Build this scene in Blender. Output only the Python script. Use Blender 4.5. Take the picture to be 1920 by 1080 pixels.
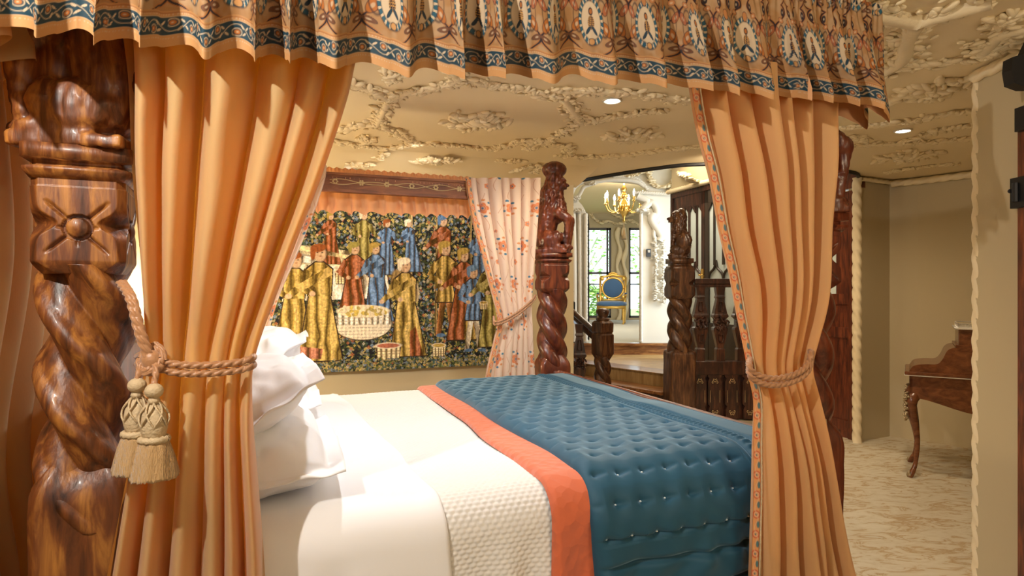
import bpy, bmesh, math, random
import numpy as np
from mathutils import Vector, Matrix
random.seed(7); RNG = np.random.default_rng(11)
for o in list(bpy.data.objects): bpy.data.objects.remove(o)
C = bpy.context.scene
COL = C.collection
# ---------------------------------------------------------------- camera, frame of the place
F = 1145.0; CX = 960.0; HY = 545.0; EYE = 1.4
cam = bpy.data.cameras.new('camera'); cam_o = bpy.data.objects.new('camera', cam); COL.objects.link(cam_o)
cam_o.location = (0, 0, EYE); cam_o.rotation_euler = (math.pi/2, 0, 0)
cam.sensor_width = 36; cam.lens = 36*F/1920; cam.shift_y = (HY-540)/1920; cam.clip_start = .02; cam.clip_end = 200
C.camera = cam_o
C.view_settings.view_transform = 'Standard'; C.view_settings.look = 'None'; C.view_settings.gamma = 1
C.view_settings.exposure = -0.10
C.view_settings.use_curve_mapping = False
TH = math.radians(20.9); CT, ST = math.cos(TH), math.sin(TH)
def B(u, v, z=0): return np.array([u*CT - v*ST, u*ST + v*CT, z])          # bed frame to world
def onv(px, py, v):                                                       # point seen at a pixel on a plane parallel to the bed's side
    a = (px-CX)/F; D = v/(CT - ST*a); return np.array([a*D, D, EYE + (HY-py)/F*D])
def uz(px, py, v):
    p = onv(px, py, v); return p[0]*CT + p[1]*ST, p[2]
def onz(px, py, z):
    D = (z-EYE)*F/(HY-py); return np.array([(px-CX)/F*D, D, z])
def PD(px, py, D): return np.array([(px-CX)/F*D, D, EYE + (HY-py)/F*D])
CEIL = 2.46
# world
w = bpy.data.worlds.new('sky'); C.world = w; w.use_nodes = True
bg = w.node_tree.nodes['Background']; bg.inputs[0].default_value = (.75, .88, 1, 1); bg.inputs[1].default_value = 4.5
def lamp(name, kind, loc, energy, color, target=None, **k):
    l = bpy.data.lights.new(name, kind); l.energy = energy; l.color = color
    for a, b in k.items(): setattr(l, a, b)
    o = bpy.data.objects.new(name, l); COL.objects.link(o); o.location = Vector(loc)
    if target is not None: o.rotation_euler = (Vector(target)-Vector(loc)).to_track_quat('-Z', 'Y').to_euler()
    return o
WARM = (1, .80, .56); NEUT = (1, .92, .82)
sun = lamp('sun', 'SUN', (6, 14, 12), 4.0, (1, .95, .85), (2, 22, 0), angle=.02)
lamp('window_daylight', 'AREA', (.6, -2.3, 1.7), 8, (.95, .96, 1), (.6, 3, 1.2), shape='RECTANGLE', size=2.2, size_y=1.5)  # soft fill added behind the camera; the back wall has no window
lamp('spot_front', 'SPOT', (-.95, .18, 2.42), 135, NEUT, (-.35, 2.2, .9), spot_size=2.2, spot_blend=.5, shadow_soft_size=.02)
lamp('spot_front_b', 'SPOT', (1.5, .2, 2.40), 26, WARM, (1.1, 2.6, .8), spot_size=2.2, spot_blend=.8, shadow_soft_size=.12)
lamp('spot_bed', 'SPOT', (-.50, 2.35, 2.36), 64, (.96, .97, 1), (-.5, 2.6, .8), spot_size=2.5, spot_blend=.6, shadow_soft_size=.03)
lamp('spot_bed_b', 'SPOT', (.22, 2.45, 2.36), 50, (.96, .97, 1), (-.1, 3.3, .8), spot_size=2.1, spot_blend=.6, shadow_soft_size=.05)
lamp('spot_seen', 'SPOT', (.556, 3.39, 2.43), 45, WARM, (.55, 3.5, 0), spot_size=2.5, spot_blend=.6, shadow_soft_size=.03)
lamp('spot_alcove', 'SPOT', (2.58, 4.03, 2.43), 50, WARM, (2.7, 4.3, 0), spot_size=2.7, spot_blend=.6, shadow_soft_size=.03)
lamp('spot_stairs', 'SPOT', (1.7, 4.6, 2.42), 60, WARM, (1.6, 7.2, .4), spot_size=2.4, spot_blend=.6, shadow_soft_size=.04)
lamp('bedside_lamp_far', 'POINT', B(-.58, 4.15, 1.30), 44, (1, .82, .55), shadow_soft_size=.10)  # added fill out of sight at the head end, for ceiling and tapestry
lamp('bedside_lamp_near', 'POINT', B(-.60, 2.55, 1.55), 5, (1, .80, .52), shadow_soft_size=.06)  # small unseen fill added for the drape behind the near head post
lamp('standing_lamp', 'AREA', (1.7, -.6, 1.75), 22, (1, .84, .6), (1.7, .6, 3), size=.35)  # invented uplight behind the camera, lifts the ceiling brightness
lamp('aisle_lamp', 'SPOT', B(.9, 4.25, 2.40), 26, NEUT, B(.9, 4.95, 1.2), spot_size=2.6, spot_blend=.6, shadow_soft_size=.05)  # spot added to brighten the tapestry; no fitting belongs to it
lamp('lamp_landing', 'AREA', (1.9, 7.6, 3.25), 34, (1, .84, .62), (1.9, 7.7, 0), size=.9)
lamp('lamp_hall', 'AREA', (1.8, 12.6, 3.3), 85, (1, .92, .78), (1.8, 12.7, 0), size=2.0)  # area fill added because daylight alone leaves the hall dim
lamp('lamp_behind_doors', 'AREA', (3.6, 7.9, 2.2), 60, (.85, .95, 1), (2.6, 7.5, 1.5), size=1.2)

# ---------------------------------------------------------------- helpers
def tagp(o, label=None, cat=None, group=None, kind=None):
    if label: o['label'] = label
    if cat: o['category'] = cat
    if group: o['group'] = group
    if kind: o['kind'] = kind
    return o
def thing(name, label, cat, loc=(0, 0, 0), group=None, rz=0):
    o = bpy.data.objects.new(name, None); COL.objects.link(o); o.location = Vector(loc); o.rotation_euler = (0, 0, rz)
    o.empty_display_size = .05
    return tagp(o, label, cat, group)
def link(name, me, m, parent=None, world=True):
    o = bpy.data.objects.new(name, me); COL.objects.link(o)
    if m is not None and len(me.materials) == 0: me.materials.append(m)
    if parent is not None:
        o.parent = parent
        if world:
            M = Matrix.Identity(4); q = parent
            while q is not None:
                M = (Matrix.Translation(q.location) @ q.rotation_euler.to_matrix().to_4x4()) @ M; q = q.parent
            # geometry was given in world coordinates
            me.transform(M.inverted())
    return o
class MB:
    def __init__(s): s.v = []; s.f = []; s.n = 0
    def add(s, v, f):
        v = np.asarray(v, float).reshape(-1, 3); s.v.append(v)
        s.f += [tuple(int(i)+s.n for i in q) for q in f]; s.n += len(v); return s
    def mesh(s, name, smooth=True):
        me = bpy.data.meshes.new(name)
        me.from_pydata(np.concatenate(s.v).tolist(), [], s.f)
        if smooth: me.polygons.foreach_set('use_smooth', [True]*len(me.polygons))
        me.update(); return me
    def obj(s, name, m, parent=None, smooth=True, world=True, bevel=0):
        o = link(name, s.mesh(name, smooth), m, parent, world)
        if bevel:
            b = o.modifiers.new('bevel', 'BEVEL'); b.width = bevel; b.segments = 2; b.limit_method = 'ANGLE'
        return o
def gridfaces(ny, nx, cu=False, cv=False):
    i = np.arange(ny if cv else ny-1); j = np.arange(nx if cu else nx-1)
    I, J = np.meshgrid(i, j, indexing='ij'); I2 = (I+1) % ny; J2 = (J+1) % nx
    return np.stack([I*nx+J, I*nx+J2, I2*nx+J2, I2*nx+J], -1).reshape(-1, 4)
def fastgrid(name, P, m, parent=None, col=None, world=True, closed_u=False):
    ny, nx = P.shape[:2]; fs = gridfaces(ny, nx, cu=closed_u)
    me = bpy.data.meshes.new(name)
    me.vertices.add(ny*nx); me.vertices.foreach_set('co', P.reshape(-1).astype(np.float32))
    nf = len(fs); me.loops.add(nf*4); me.loops.foreach_set('vertex_index', fs.reshape(-1).astype(np.int32))
    me.polygons.add(nf); me.polygons.foreach_set('loop_start', np.arange(nf, dtype=np.int32)*4)
    me.polygons.foreach_set('use_smooth', np.ones(nf, bool)); me.update(); me.validate()
    if col is not None:
        a = me.color_attributes.new('Col', 'FLOAT_COLOR', 'POINT')
        c4 = np.ones((ny*nx, 4), np.float32); c4[:, :3] = col.reshape(-1, 3); a.data.foreach_set('color', c4.reshape(-1))
    return link(name, me, m, parent, world)
def box(mb, c, s, rz=0, R=None):
    x, y, z = [q/2 for q in s]
    v = np.array([[a, b, d] for a in (-x, x) for b in (-y, y) for d in (-z, z)])
    if R is not None: v = v @ np.asarray(R).T
    cr, sr = math.cos(rz), math.sin(rz); v = v @ np.array([[cr, sr, 0], [-sr, cr, 0], [0, 0, 1]])
    mb.add(v + np.asarray(c), [(0, 1, 3, 2), (4, 6, 7, 5), (0, 4, 5, 1), (2, 3, 7, 6), (0, 2, 6, 4), (1, 5, 7, 3)]); return mb
def bar(mb, a, b, wd, ht):                                  # box from a to b, width horizontally, height vertically
    a = np.array(a, float); b = np.array(b, float); d = b-a; L = np.linalg.norm(d); d /= L
    s = np.cross(d, [0, 0, 1.]); 
    if np.linalg.norm(s) < 1e-4: s = np.array([1., 0, 0])
    s /= np.linalg.norm(s); t = np.cross(s, d)
    v = [q + s*wd/2*i + t*ht/2*j for q in (a, b) for i, j in ((-1, -1), (1, -1), (1, 1), (-1, 1))]
    mb.add(v, [(0, 1, 2, 3), (4, 7, 6, 5), (0, 4, 5, 1), (1, 5, 6, 2), (2, 6, 7, 3), (3, 7, 4, 0)]); return mb
def sweep(mb, path, rad, ns=16, lobes=0, depth=.25, twist=0, caps=True, flat=1.0, closed=False):
    p = np.asarray(path, float); n = len(p)
    t = np.gradient(p, axis=0)
    if closed: t = np.roll(p, -1, 0) - np.roll(p, 1, 0)
    t /= np.linalg.norm(t, axis=1)[:, None]
    up = np.array([0, 0, 1.]) if abs(t[0][2]) < .9 else np.array([1., 0, 0])
    s = np.cross(t[0], up); s /= np.linalg.norm(s); S = []
    for k in range(n):
        s = s - t[k]*np.dot(s, t[k]); s /= np.linalg.norm(s); S.append(s.copy())
    S = np.array(S); U = np.cross(S, t)
    L = np.concatenate([[0], np.cumsum(np.linalg.norm(np.diff(p, axis=0), axis=1))])
    rad = np.broadcast_to(rad, (n,)) if not callable(rad) else np.array([rad(x) for x in np.linspace(0, 1, n)])
    a = np.linspace(0, 2*math.pi, ns, endpoint=False)
    A = a[None, :] + 0*L[:, None]
    r = rad[:, None]*np.ones((1, ns))
    if lobes: r = r*(1 - depth + depth*np.abs(np.cos(lobes*(A - twist*L[:, None])/2))**.7)
    v = p[:, None] + S[:, None]*(r*np.cos(A))[..., None] + U[:, None]*(r*np.sin(A)*flat)[..., None]
    f = gridfaces(n, ns, cu=True, cv=closed).tolist()
    if caps and not closed: f += [tuple(range(ns)), tuple(n*ns-1-i for i in range(ns))]
    mb.add(v, f); return mb
def lathe(mb, prof, c=(0, 0, 0), ns=24, M=None):
    prof = np.array(prof, float); a = np.linspace(0, 2*math.pi, ns, endpoint=False)
    v = np.stack([prof[:, 0, None]*np.cos(a), prof[:, 0, None]*np.sin(a), prof[:, 1, None]+0*a], -1).reshape(-1, 3)
    if M is not None: v = v @ np.array(M).T
    n = len(prof); mb.add(v+np.asarray(c), gridfaces(n, ns, cu=True).tolist() + [tuple(range(ns))[::-1], tuple((n-1)*ns+i for i in range(ns))]); return mb
def frusta(mb, secs, c, rz=0, ch=0.0):                       # stacked rectangular sections (z, halfx, halfy)
    V = []
    for z, hx, hy in secs:
        k = ch*min(hx, hy)
        q = [(-hx+k, -hy), (hx-k, -hy), (hx, -hy+k), (hx, hy-k), (hx-k, hy), (-hx+k, hy), (-hx, hy-k), (-hx, -hy+k)]
        V += [(x*math.cos(rz)-y*math.sin(rz)+c[0], x*math.sin(rz)+y*math.cos(rz)+c[1], z+c[2]) for x, y in q]
    n = len(secs); mb.add(V, gridfaces(n, 8, cu=True).tolist() + [tuple(range(8))[::-1], tuple((n-1)*8+i for i in range(8))]); return mb
_a = np.linspace(0, 2*math.pi, 10, endpoint=False); _b = np.linspace(-math.pi/2, math.pi/2, 7)
SPH = np.stack([np.cos(_b)[:, None]*np.cos(_a), np.cos(_b)[:, None]*np.sin(_a), np.sin(_b)[:, None]+0*_a], -1).reshape(-1, 3)
SPHF = gridfaces(7, 10, cu=True).tolist()
_a2 = np.linspace(0, 2*math.pi, 24, endpoint=False); _b2 = np.linspace(-math.pi/2, math.pi/2, 15)
SPH2 = np.stack([np.cos(_b2)[:, None]*np.cos(_a2), np.cos(_b2)[:, None]*np.sin(_a2), np.sin(_b2)[:, None]+0*_a2], -1).reshape(-1, 3)
SPH2F = gridfaces(15, 24, cu=True).tolist()
def ell(mb, c, r, R=None, hi=False):
    v = (SPH2 if hi else SPH)*np.asarray(r)
    if R is not None: v = v @ np.asarray(R).T
    mb.add(v+np.asarray(c), SPH2F if hi else SPHF); return mb
def rotm(ax, ang): return np.array(Matrix.Rotation(ang, 3, ax))
def h3(i, j, k):
    n = (i*374761393 + j*668265263 + k*2147483647 + 1013) & 0xffffffff
    n = ((n ^ (n >> 13))*1274126177) & 0xffffffff
    return ((n ^ (n >> 16)) & 0xffff)/65535.0
def vnoise(x, y, z=0.0):
    x, y, z = np.broadcast_arrays(np.asarray(x, float), np.asarray(y, float), np.asarray(z, float))
    i, j, k = [np.floor(q).astype(np.int64) for q in (x, y, z)]; fx, fy, fz = x-i, y-j, z-k
    fx, fy, fz = [q*q*(3-2*q) for q in (fx, fy, fz)]; r = 0
    for a in (0, 1):
        for b in (0, 1):
            for c in (0, 1):
                r = r + h3(i+a, j+b, k+c)*(fx if a else 1-fx)*(fy if b else 1-fy)*(fz if c else 1-fz)
    return r*2-1
def fbm(x, y, z=0.0, o=3):
    r = 0; a = 1
    for q in range(o): r = r + a*vnoise(x*2**q+17*q, y*2**q, z*2**q); a *= .5
    return r
def spline(pts, n):
    p = np.asarray(pts, float); m = len(p)
    q = np.vstack([2*p[0]-p[1], p, 2*p[-1]-p[-2]]); out = []
    for t in np.linspace(0, m-1-1e-9, n):
        i = int(t); f = t-i; a, b, c, d = q[i:i+4]
        out.append(.5*((2*b)+(-a+c)*f+(2*a-5*b+4*c-d)*f*f+(-a+3*b-3*c+d)*f**3))
    return np.array(out)
def interp(pts, y):                                         # pts (y, x) smooth interpolation
    p = sorted(pts); return np.interp(y, [a for a, b in p], [b for a, b in p])
def smoothlerp(pts, y):
    p = np.array(sorted(pts), float); sp = spline(p, 200); return np.interp(y, sp[:, 0], sp[:, 1])

# ---------------------------------------------------------------- materials
def mat(name, col=(.5, .5, .5), rough=.5, metal=0, coat=0, spec=.5, sheen=0, emit=None, es=0):
    m = bpy.data.materials.new(name); m.use_nodes = True; b = m.node_tree.nodes['Principled BSDF']
    b.inputs['Base Color'].default_value = (*col, 1); b.inputs['Roughness'].default_value = rough
    b.inputs['Metallic'].default_value = metal; b.inputs['Coat Weight'].default_value = coat
    b.inputs['Specular IOR Level'].default_value = spec; b.inputs['Sheen Weight'].default_value = sheen
    if emit: b.inputs['Emission Color'].default_value = (*emit, 1); b.inputs['Emission Strength'].default_value = es
    return m
def nt(m): return m.node_tree, m.node_tree.nodes['Principled BSDF']
def backside(m, col):
    t, b = nt(m); src = b.inputs['Base Color'].links[0].from_socket; g_ = t.nodes.new('ShaderNodeNewGeometry'); mx = t.nodes.new('ShaderNodeMix'); mx.data_type = 'RGBA'
    t.links.new(g_.outputs['Backfacing'], mx.inputs['Factor']); t.links.new(src, mx.inputs[6]); mx.inputs[7].default_value = (*col, 1); t.links.new(mx.outputs[2], b.inputs['Base Color'])
def noise_col(m, stops, scale=5, stretch=(1, 1, 1), detail=6, dist=0, coord='Object', rough=.6):
    t, b = nt(m); tc = t.nodes.new('ShaderNodeTexCoord'); mp = t.nodes.new('ShaderNodeMapping'); mp.inputs['Scale'].default_value = stretch
    n = t.nodes.new('ShaderNodeTexNoise'); n.inputs['Scale'].default_value = scale; n.inputs['Detail'].default_value = detail
    n.inputs['Distortion'].default_value = dist; n.inputs['Roughness'].default_value = rough
    r = t.nodes.new('ShaderNodeValToRGB'); e = r.color_ramp.elements
    e[0].position, e[0].color = stops[0][0], (*stops[0][1], 1); e[1].position, e[1].color = stops[-1][0], (*stops[-1][1], 1)
    for p, c in stops[1:-1]:
        q = e.new(p); q.color = (*c, 1)
    t.links.new(tc.outputs[coord], mp.inputs[0]); t.links.new(mp.outputs[0], n.inputs[0]); t.links.new(n.outputs[0], r.inputs[0])
    t.links.new(r.outputs[0], b.inputs['Base Color']); return n, r, mp
def bump(m, scale=50, strength=.3, dist=.005, stretch=(1, 1, 1), kind='noise', coord='Object', detail=3):
    t, b = nt(m); tc = t.nodes.new('ShaderNodeTexCoord'); mp = t.nodes.new('ShaderNodeMapping'); mp.inputs['Scale'].default_value = stretch
    n = t.nodes.new('ShaderNodeTexNoise' if kind == 'noise' else 'ShaderNodeTexVoronoi'); n.inputs['Scale'].default_value = scale
    if kind == 'noise': n.inputs['Detail'].default_value = detail
    bp = t.nodes.new('ShaderNodeBump'); bp.inputs['Strength'].default_value = strength; bp.inputs['Distance'].default_value = dist
    t.links.new(tc.outputs[coord], mp.inputs[0]); t.links.new(mp.outputs[0], n.inputs[0]); t.links.new(n.outputs[0], bp.inputs['Height'])
    t.links.new(bp.outputs[0], b.inputs['Normal']); return m
def wood(name, dark, midc, light, rough=.36, stretch=(9, 9, 1.3), coat=.22, scale=3.2, dist=.7):
    m = mat(name, midc, rough, coat=coat); m.node_tree.nodes['Principled BSDF'].inputs['Coat Roughness'].default_value = .15
    noise_col(m, [(.3, dark), (.5, midc), (.68, light)], scale, stretch, 8, dist)
    return bump(m, 12, .35, .004, stretch)
M = {}
M['post_wood'] = wood('carved_red_brown_wood', (.022, .007, .003), (.15, .044, .010), (.40, .165, .032), .46, coat=.08)
M['foot_wood'] = wood('red_mahogany', (.03, .007, .004), (.12, .026, .010), (.24, .06, .02), .34)
M['board_wood'] = wood('warm_pelmet_wood', (.10, .03, .01), (.24, .08, .025), (.36, .13, .04), .6, (1.5, 8, 8), coat=0)
M['dark_wood'] = wood('dark_stair_wood', (.012, .005, .004), (.045, .015, .009), (.12, .04, .018), .3)
M['newel_wood'] = wood('weathered_newel_wood', (.02, .009, .006), (.09, .035, .016), (.22, .10, .04), .35)
M['step_wood'] = wood('stair_tread_wood', (.10, .03, .01), (.26, .10, .03), (.45, .22, .07), .3, (1.5, 8, 8))
M['desk_wood'] = wood('polished_desk_wood', (.10, .03, .010), (.17, .055, .018), (.25, .085, .028), .25, (1.5, 8, 8))
M['parquet'] = mat('golden_parquet', (.6, .4, .17), .35); noise_col(M['parquet'], [(.3, (.40, .24, .09)), (.7, (.68, .48, .22))], 3, (2, 9, 1))
M['plaster'] = mat('cream_wall_plaster', (.54, .45, .28), .7); bump(M['plaster'], 6, .08, .01)
M['ceiling_paint'] = mat('cream_ceiling_paint', (.84, .70, .45), .65); bump(M['ceiling_paint'], 5, .10, .01)
M['relief'] = mat('plaster_relief', (.84, .71, .47), .6); bump(M['relief'], 60, .4, .004)
M['white_plaster'] = mat('white_painted_plaster', (.80, .75, .64), .55)
M['carpet'] = mat('patterned_carpet', (.6, .52, .38), .95)
noise_col(M['carpet'], [(.38, (.64, .57, .42)), (.52, (.60, .52, .36)), (.60, (.46, .31, .15)), (.66, (.60, .53, .38))], 5, (1, 2.2, 1), 5, 1.8); bump(M['carpet'], 160, .5, .004)
M['hall_carpet'] = mat('pale_hall_carpet', (.55, .54, .48), .95)
M['sheet'] = mat('white_cotton', (.86, .86, .88), .6, sheen=.2)
M['brass'] = mat('polished_brass', (.85, .55, .16), .2, 1)
M['dull_bronze'] = mat('dull_bronze', (.42, .33, .20), .4, .8)
M['gold'] = mat('gilded_wood', (.80, .50, .12), .35, .8); bump(M['gold'], 60, .3, .003)
M['chrome'] = mat('white_metal_ring', (.8, .76, .68), .3, .4)
M['bulb'] = mat('lit_bulb', (1, 1, 1), emit=(1, .93, .8), es=30)
M['black_metal'] = mat('black_iron', (.012, .012, .014), .5, .3)
M['blue_seat'] = mat('blue_seat_velvet', (.035, .10, .22), .8, sheen=.6)
M['frost'] = mat('frosted_glass', (.72, .82, .80), .35)
M['tassel'] = mat('gold_fringe', (.55, .33, .13), .7, sheen=.3); bump(M['tassel'], 8, .9, .006, (60, 60, 1))
M['tassel_pale'] = mat('cream_cord_knots', (.55, .42, .25), .7); bump(M['tassel_pale'], 150, .8, .004)
M['rope'] = mat('twisted_bronze_cord', (.40, .19, .08), .42, sheen=.4); bump(M['rope'], 200, .4, .002)
M['plate'] = mat('dark_switch_plate', (.08, .09, .10), .3)
M['leaf'] = mat('garden_leaves', (.16, .38, .06), .6); noise_col(M['leaf'], [(.35, (.12, .32, .05)), (.65, (.55, .72, .25))], 6)
M['bark'] = mat('pale_bark', (.5, .45, .38), .8)
M['grass'] = mat('garden_grass', (.2, .4, .08), .9)
M['glass'] = mat('clear_window_glass', (1, 1, 1), 0); M['glass'].node_tree.nodes['Principled BSDF'].inputs['Transmission Weight'].default_value = 1
M['glass'].node_tree.nodes['Principled BSDF'].inputs['IOR'].default_value = 1.02
M['window_frame'] = mat('dark_window_frame', (.05, .035, .025), .4)
def fabric(name, col, tcol, k, attr=False, rough=.7, sheen=.3):
    m = mat(name, col, rough, sheen=sheen, spec=.3); t, b = nt(m)
    tr = t.nodes.new('ShaderNodeBsdfTranslucent'); tr.inputs[0].default_value = (*tcol, 1)
    mx = t.nodes.new('ShaderNodeMixShader'); mx.inputs[0].default_value = k
    out = t.nodes['Material Output']
    t.links.new(b.outputs[0], mx.inputs[1]); t.links.new(tr.outputs[0], mx.inputs[2]); t.links.new(mx.outputs[0], out.inputs[0])
    if attr:
        at = t.nodes.new('ShaderNodeAttribute'); at.attribute_name = 'Col'; t.links.new(at.outputs['Color'], b.inputs['Base Color'])
        if attr == 2: t.links.new(at.outputs['Color'], tr.inputs[0])
    return m
M['peach'] = fabric('peach_gold_curtain_cloth', (.60, .46, .22), (.95, .36, .015), .42); bump(M['peach'], 60, .15, .002, (6, 6, 1))
M['peach_right'] = fabric('peach_velvet_curtain_cloth', (.66, .40, .17), (.9, .27, .015), .30)
M['lining'] = fabric('peach_lining', (.80, .46, .24), (.95, .42, .15), .4)
M['print'] = fabric('printed_valance_cloth', (.5, .3, .2), (.5, .25, .10), .05, attr=True, sheen=0)
backside(M['print'], (.72, .40, .20))
M['floral'] = fabric('floral_curtain_cloth', (.8, .6, .4), (.9, .6, .4), .25, attr=2)
M['border'] = fabric('printed_border_cloth', (.6, .3, .1), (.9, .4, .1), .15, attr=True)
M['tapestry'] = mat('woven_tapestry', (.3, .3, .2), .95, spec=.15)
_t, _b = nt(M['tapestry']); _a_ = _t.nodes.new('ShaderNodeAttribute'); _a_.attribute_name = 'Col'; _t.links.new(_a_.outputs['Color'], _b.inputs['Base Color'])
M['quilt'] = mat('blue_velvet', (.010, .072, .125), .6, sheen=1.0, spec=.4)
M['quilt'].node_tree.nodes['Principled BSDF'].inputs['Sheen Tint'].default_value = (.45, .72, 1, 1); M['quilt'].node_tree.nodes['Principled BSDF'].inputs['Sheen Roughness'].default_value = .35
M['orange_throw'] = mat('coral_orange_quilt', (.62, .13, .045), .75, sheen=.4); bump(M['orange_throw'], 28, .8, .006, kind='voronoi')
M['coverlet'] = mat('ivory_waffle_coverlet', (.74, .72, .69), .8, sheen=.2)
M['stitch'] = mat('pale_stitches', (.7, .8, .85), .7)
M['inlay'] = mat('painted_gilt_inlay', (.62, .44, .20), .5)

# ---------------------------------------------------------------- room shell
def poly(name, pts, m, kind='structure', thick=0):
    mb = MB(); n = len(pts); p = np.array(pts, float)
    if thick:
        q = p.copy(); q[:, 2] += thick
        mb.add(np.vstack([p, q]), [tuple(range(n))[::-1], tuple(range(n, 2*n))] + [(i, (i+1) % n, (i+1) % n+n, i+n) for i in range(n)])
    else: mb.add(p, [tuple(range(n))])
    o = mb.obj(name, m, smooth=False)
    if kind: o['kind'] = kind
    return o
def wall(name, a, b, z0, z1, m, thick=.1, side=1):
    a = np.array(a, float); b = np.array(b, float); d = (b-a)/np.linalg.norm(b-a); nn = np.array([-d[1], d[0]])*thick*side
    mb = MB(); v = [(*q, z) for z in (z0, z1) for q in (a, b, b+nn, a+nn)]
    mb.add(v, [(3, 2, 1, 0), (4, 5, 6, 7), (0, 1, 5, 4), (1, 2, 6, 5), (2, 3, 7, 6), (3, 0, 4, 7)])
    o = mb.obj(name, m, smooth=False); o['kind'] = 'structure'; return o
poly('floor', [(-3.2, -2.8, 0), (5.4, -2.8, 0), (5.4, 9, 0), (-3.2, 9, 0)], M['carpet'], thick=-.05)
UE = 2.51; WV = 5.0; SV = 4.63
head0 = B(-.78, .9)[:2]; head1 = B(-.78, WV)[:2]; tapend = B(UE, WV)[:2]
wall('wall_head', head0, head1, 0, CEIL, M['plaster'])
wall('wall_tapestry', head1, tapend, 0, CEIL, M['plaster'])
wall('wall_left', (-3, .5), head0, 0, CEIL, M['plaster'])
wall('wall_left_back', (-3, -2.6), (-3, .5), 0, CEIL, M['plaster'])
wall('wall_back', (2.24, -2.6), (-3, -2.6), 0, CEIL, M['plaster'])
wall('wall_right', (2.24, 2.95), (2.24, -2.6), 0, CEIL, M['plaster'])
wall('wall_alcove_front', (5.0, 2.95), (2.34, 2.95), 0, CEIL, M['plaster'], side=1)
ALC = [(5.0, 2.95), (5.0, 4.2), (4.06, 5.4), (3.80, 5.72), (3.63, 5.87), (3.22, 5.67)]
for k in range(len(ALC)-1):
    wall('wall_alcove' if k == 0 else 'wall_alcove_%s' % ['', 'slope', 'curve', 'corner', 'end'][k], ALC[k], ALC[k+1], 0, CEIL, M['plaster'], side=-1)
pE = B(UE, SV)[:2]
arc = spline([(.66, 5.80), (.915, 5.52), (1.23, 5.23), (1.55, 5.06), (2.3, 5.06), (3.0, 5.4), (3.22, 5.67)], 30)
cp = [(-3.1, -2.7), (5.1, -2.7), (5.1, 4.2), (4.06, 5.45), (3.80, 5.77), (3.63, 5.92)]
cpts = [(x, y, CEIL) for x, y in cp] + [(x, y, CEIL) for x, y in arc[::-1]] + [(*pE, CEIL), (*B(-.9, SV)[:2], CEIL), (-3.1, 4, CEIL)]
poly('ceiling', cpts, M['ceiling_paint'], thick=.08)
mb = MB(); mb.add([B(-.9, SV-.003, CEIL), B(UE+.05, SV-.003, CEIL), B(UE+.05, WV+.05, 2.35), B(-.9, WV+.05, 2.35)], [(0, 1, 2, 3)])
o = mb.obj('ceiling_slope', M['ceiling_paint'], smooth=False); o['kind'] = 'structure'; so = o.modifiers.new('s', 'SOLIDIFY'); so.thickness = .05; so.offset = 1
mb = MB(); sweep(mb, [(x, y, CEIL-.012) for x, y in arc], .018, 8); o = mb.obj('trim_1', M['black_metal']); o['kind'] = 'structure'
mb = MB(); V = [(x, y, z) for z in (CEIL, 3.5) for x, y in arc]; mb.add(V, gridfaces(2, 30).tolist()); o = mb.obj('wall_above_opening', M['plaster']); o['kind'] = 'structure'
# landing and hall
NWA = (2.25, 8.5); NWB = (3.22, 5.67)
PLAT = [(.62, 8.45), (1.87, 6.87), (1.87, 6.68), (3.0, 6.68), (2.9, 6.9), (2.31, 8.7), (2.31, 9.25), (.0, 9.25)]
poly('floor_landing', [(x, y, .0) for x, y in PLAT], M['parquet'], thick=.44)
poly('floor_hall', [(-1.5, 9.2, .44), (6, 9.2, .44), (6, 17.2, .44), (-1.5, 17.2, .44)], M['hall_carpet'], thick=.17)
mb = MB(); box(mb, (1.2, 9.18, .515), (3.6, .06, .15)); box(mb, (1.2, 9.16, .60), (3.6, .12, .03)); o = mb.obj('trim_2', M['step_wood'], smooth=False); o['kind'] = 'structure'
poly('ceiling_hall', [(-1.6, 5.0, 3.5), (6, 5.0, 3.5), (6, 17.3, 3.5), (-1.6, 17.3, 3.5)], M['ceiling_paint'], thick=.05)
wall('wall_hall_left', (-1.5, 17.2), (-1.5, 5.6), 0, 3.5, M['plaster'], side=-1)
wall('wall_hall_right', (6, 9.2), (6, 17.2), .4, 3.5, M['plaster'], side=-1)
wall('wall_landing_left', (.50, 5.70), (-1.5, 5.75), 0, 3.5, M['plaster'], side=-1)
# wall of doors beside the landing
dwd = np.array([NWB[0]-NWA[0], NWB[1]-NWA[1]]); DWL = np.linalg.norm(dwd); dwd /= DWL; dwn = np.array([-abs(dwd[1]), -abs(dwd[0])])
dwn = np.array([dwd[1], -dwd[0]]); 
if dwn[0] > 0: dwn = -dwn
def DW(t, z, o=0): return np.array([NWA[0]+dwd[0]*t+dwn[0]*o, NWA[1]+dwd[1]*t+dwn[1]*o, z])
def dwbox(mb, t0, t1, z0, z1, o0, o1):
    v = [DW(t, z, o) for t in (t0, t1) for o in (o0, o1) for z in (z0, z1)]
    mb.add(v, [(0, 1, 3, 2), (4, 6, 7, 5), (0, 4, 5, 1), (2, 3, 7, 6), (0, 2, 6, 4), (1, 5, 7, 3)])
DTOP = 2.70
mb = MB(); dwbox(mb, -.05, DWL+.05, DTOP+.05, 3.5, -.08, 0); o = mb.obj('wall_doors_upper', M['plaster'], smooth=False); o['kind'] = 'structure'
mb = MB(); dwbox(mb, 1.42, 2.30, 0, DTOP+.05, -.08, 0); dwbox(mb, -.05, 0, 0, DTOP+.05, -.08, .02); dwbox(mb, 0, 2.30, DTOP-.02, DTOP+.05, -.08, .02); o = mb.obj('wall_doors_frame', M['dark_wood'], smooth=False); o['kind'] = 'structure'
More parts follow.
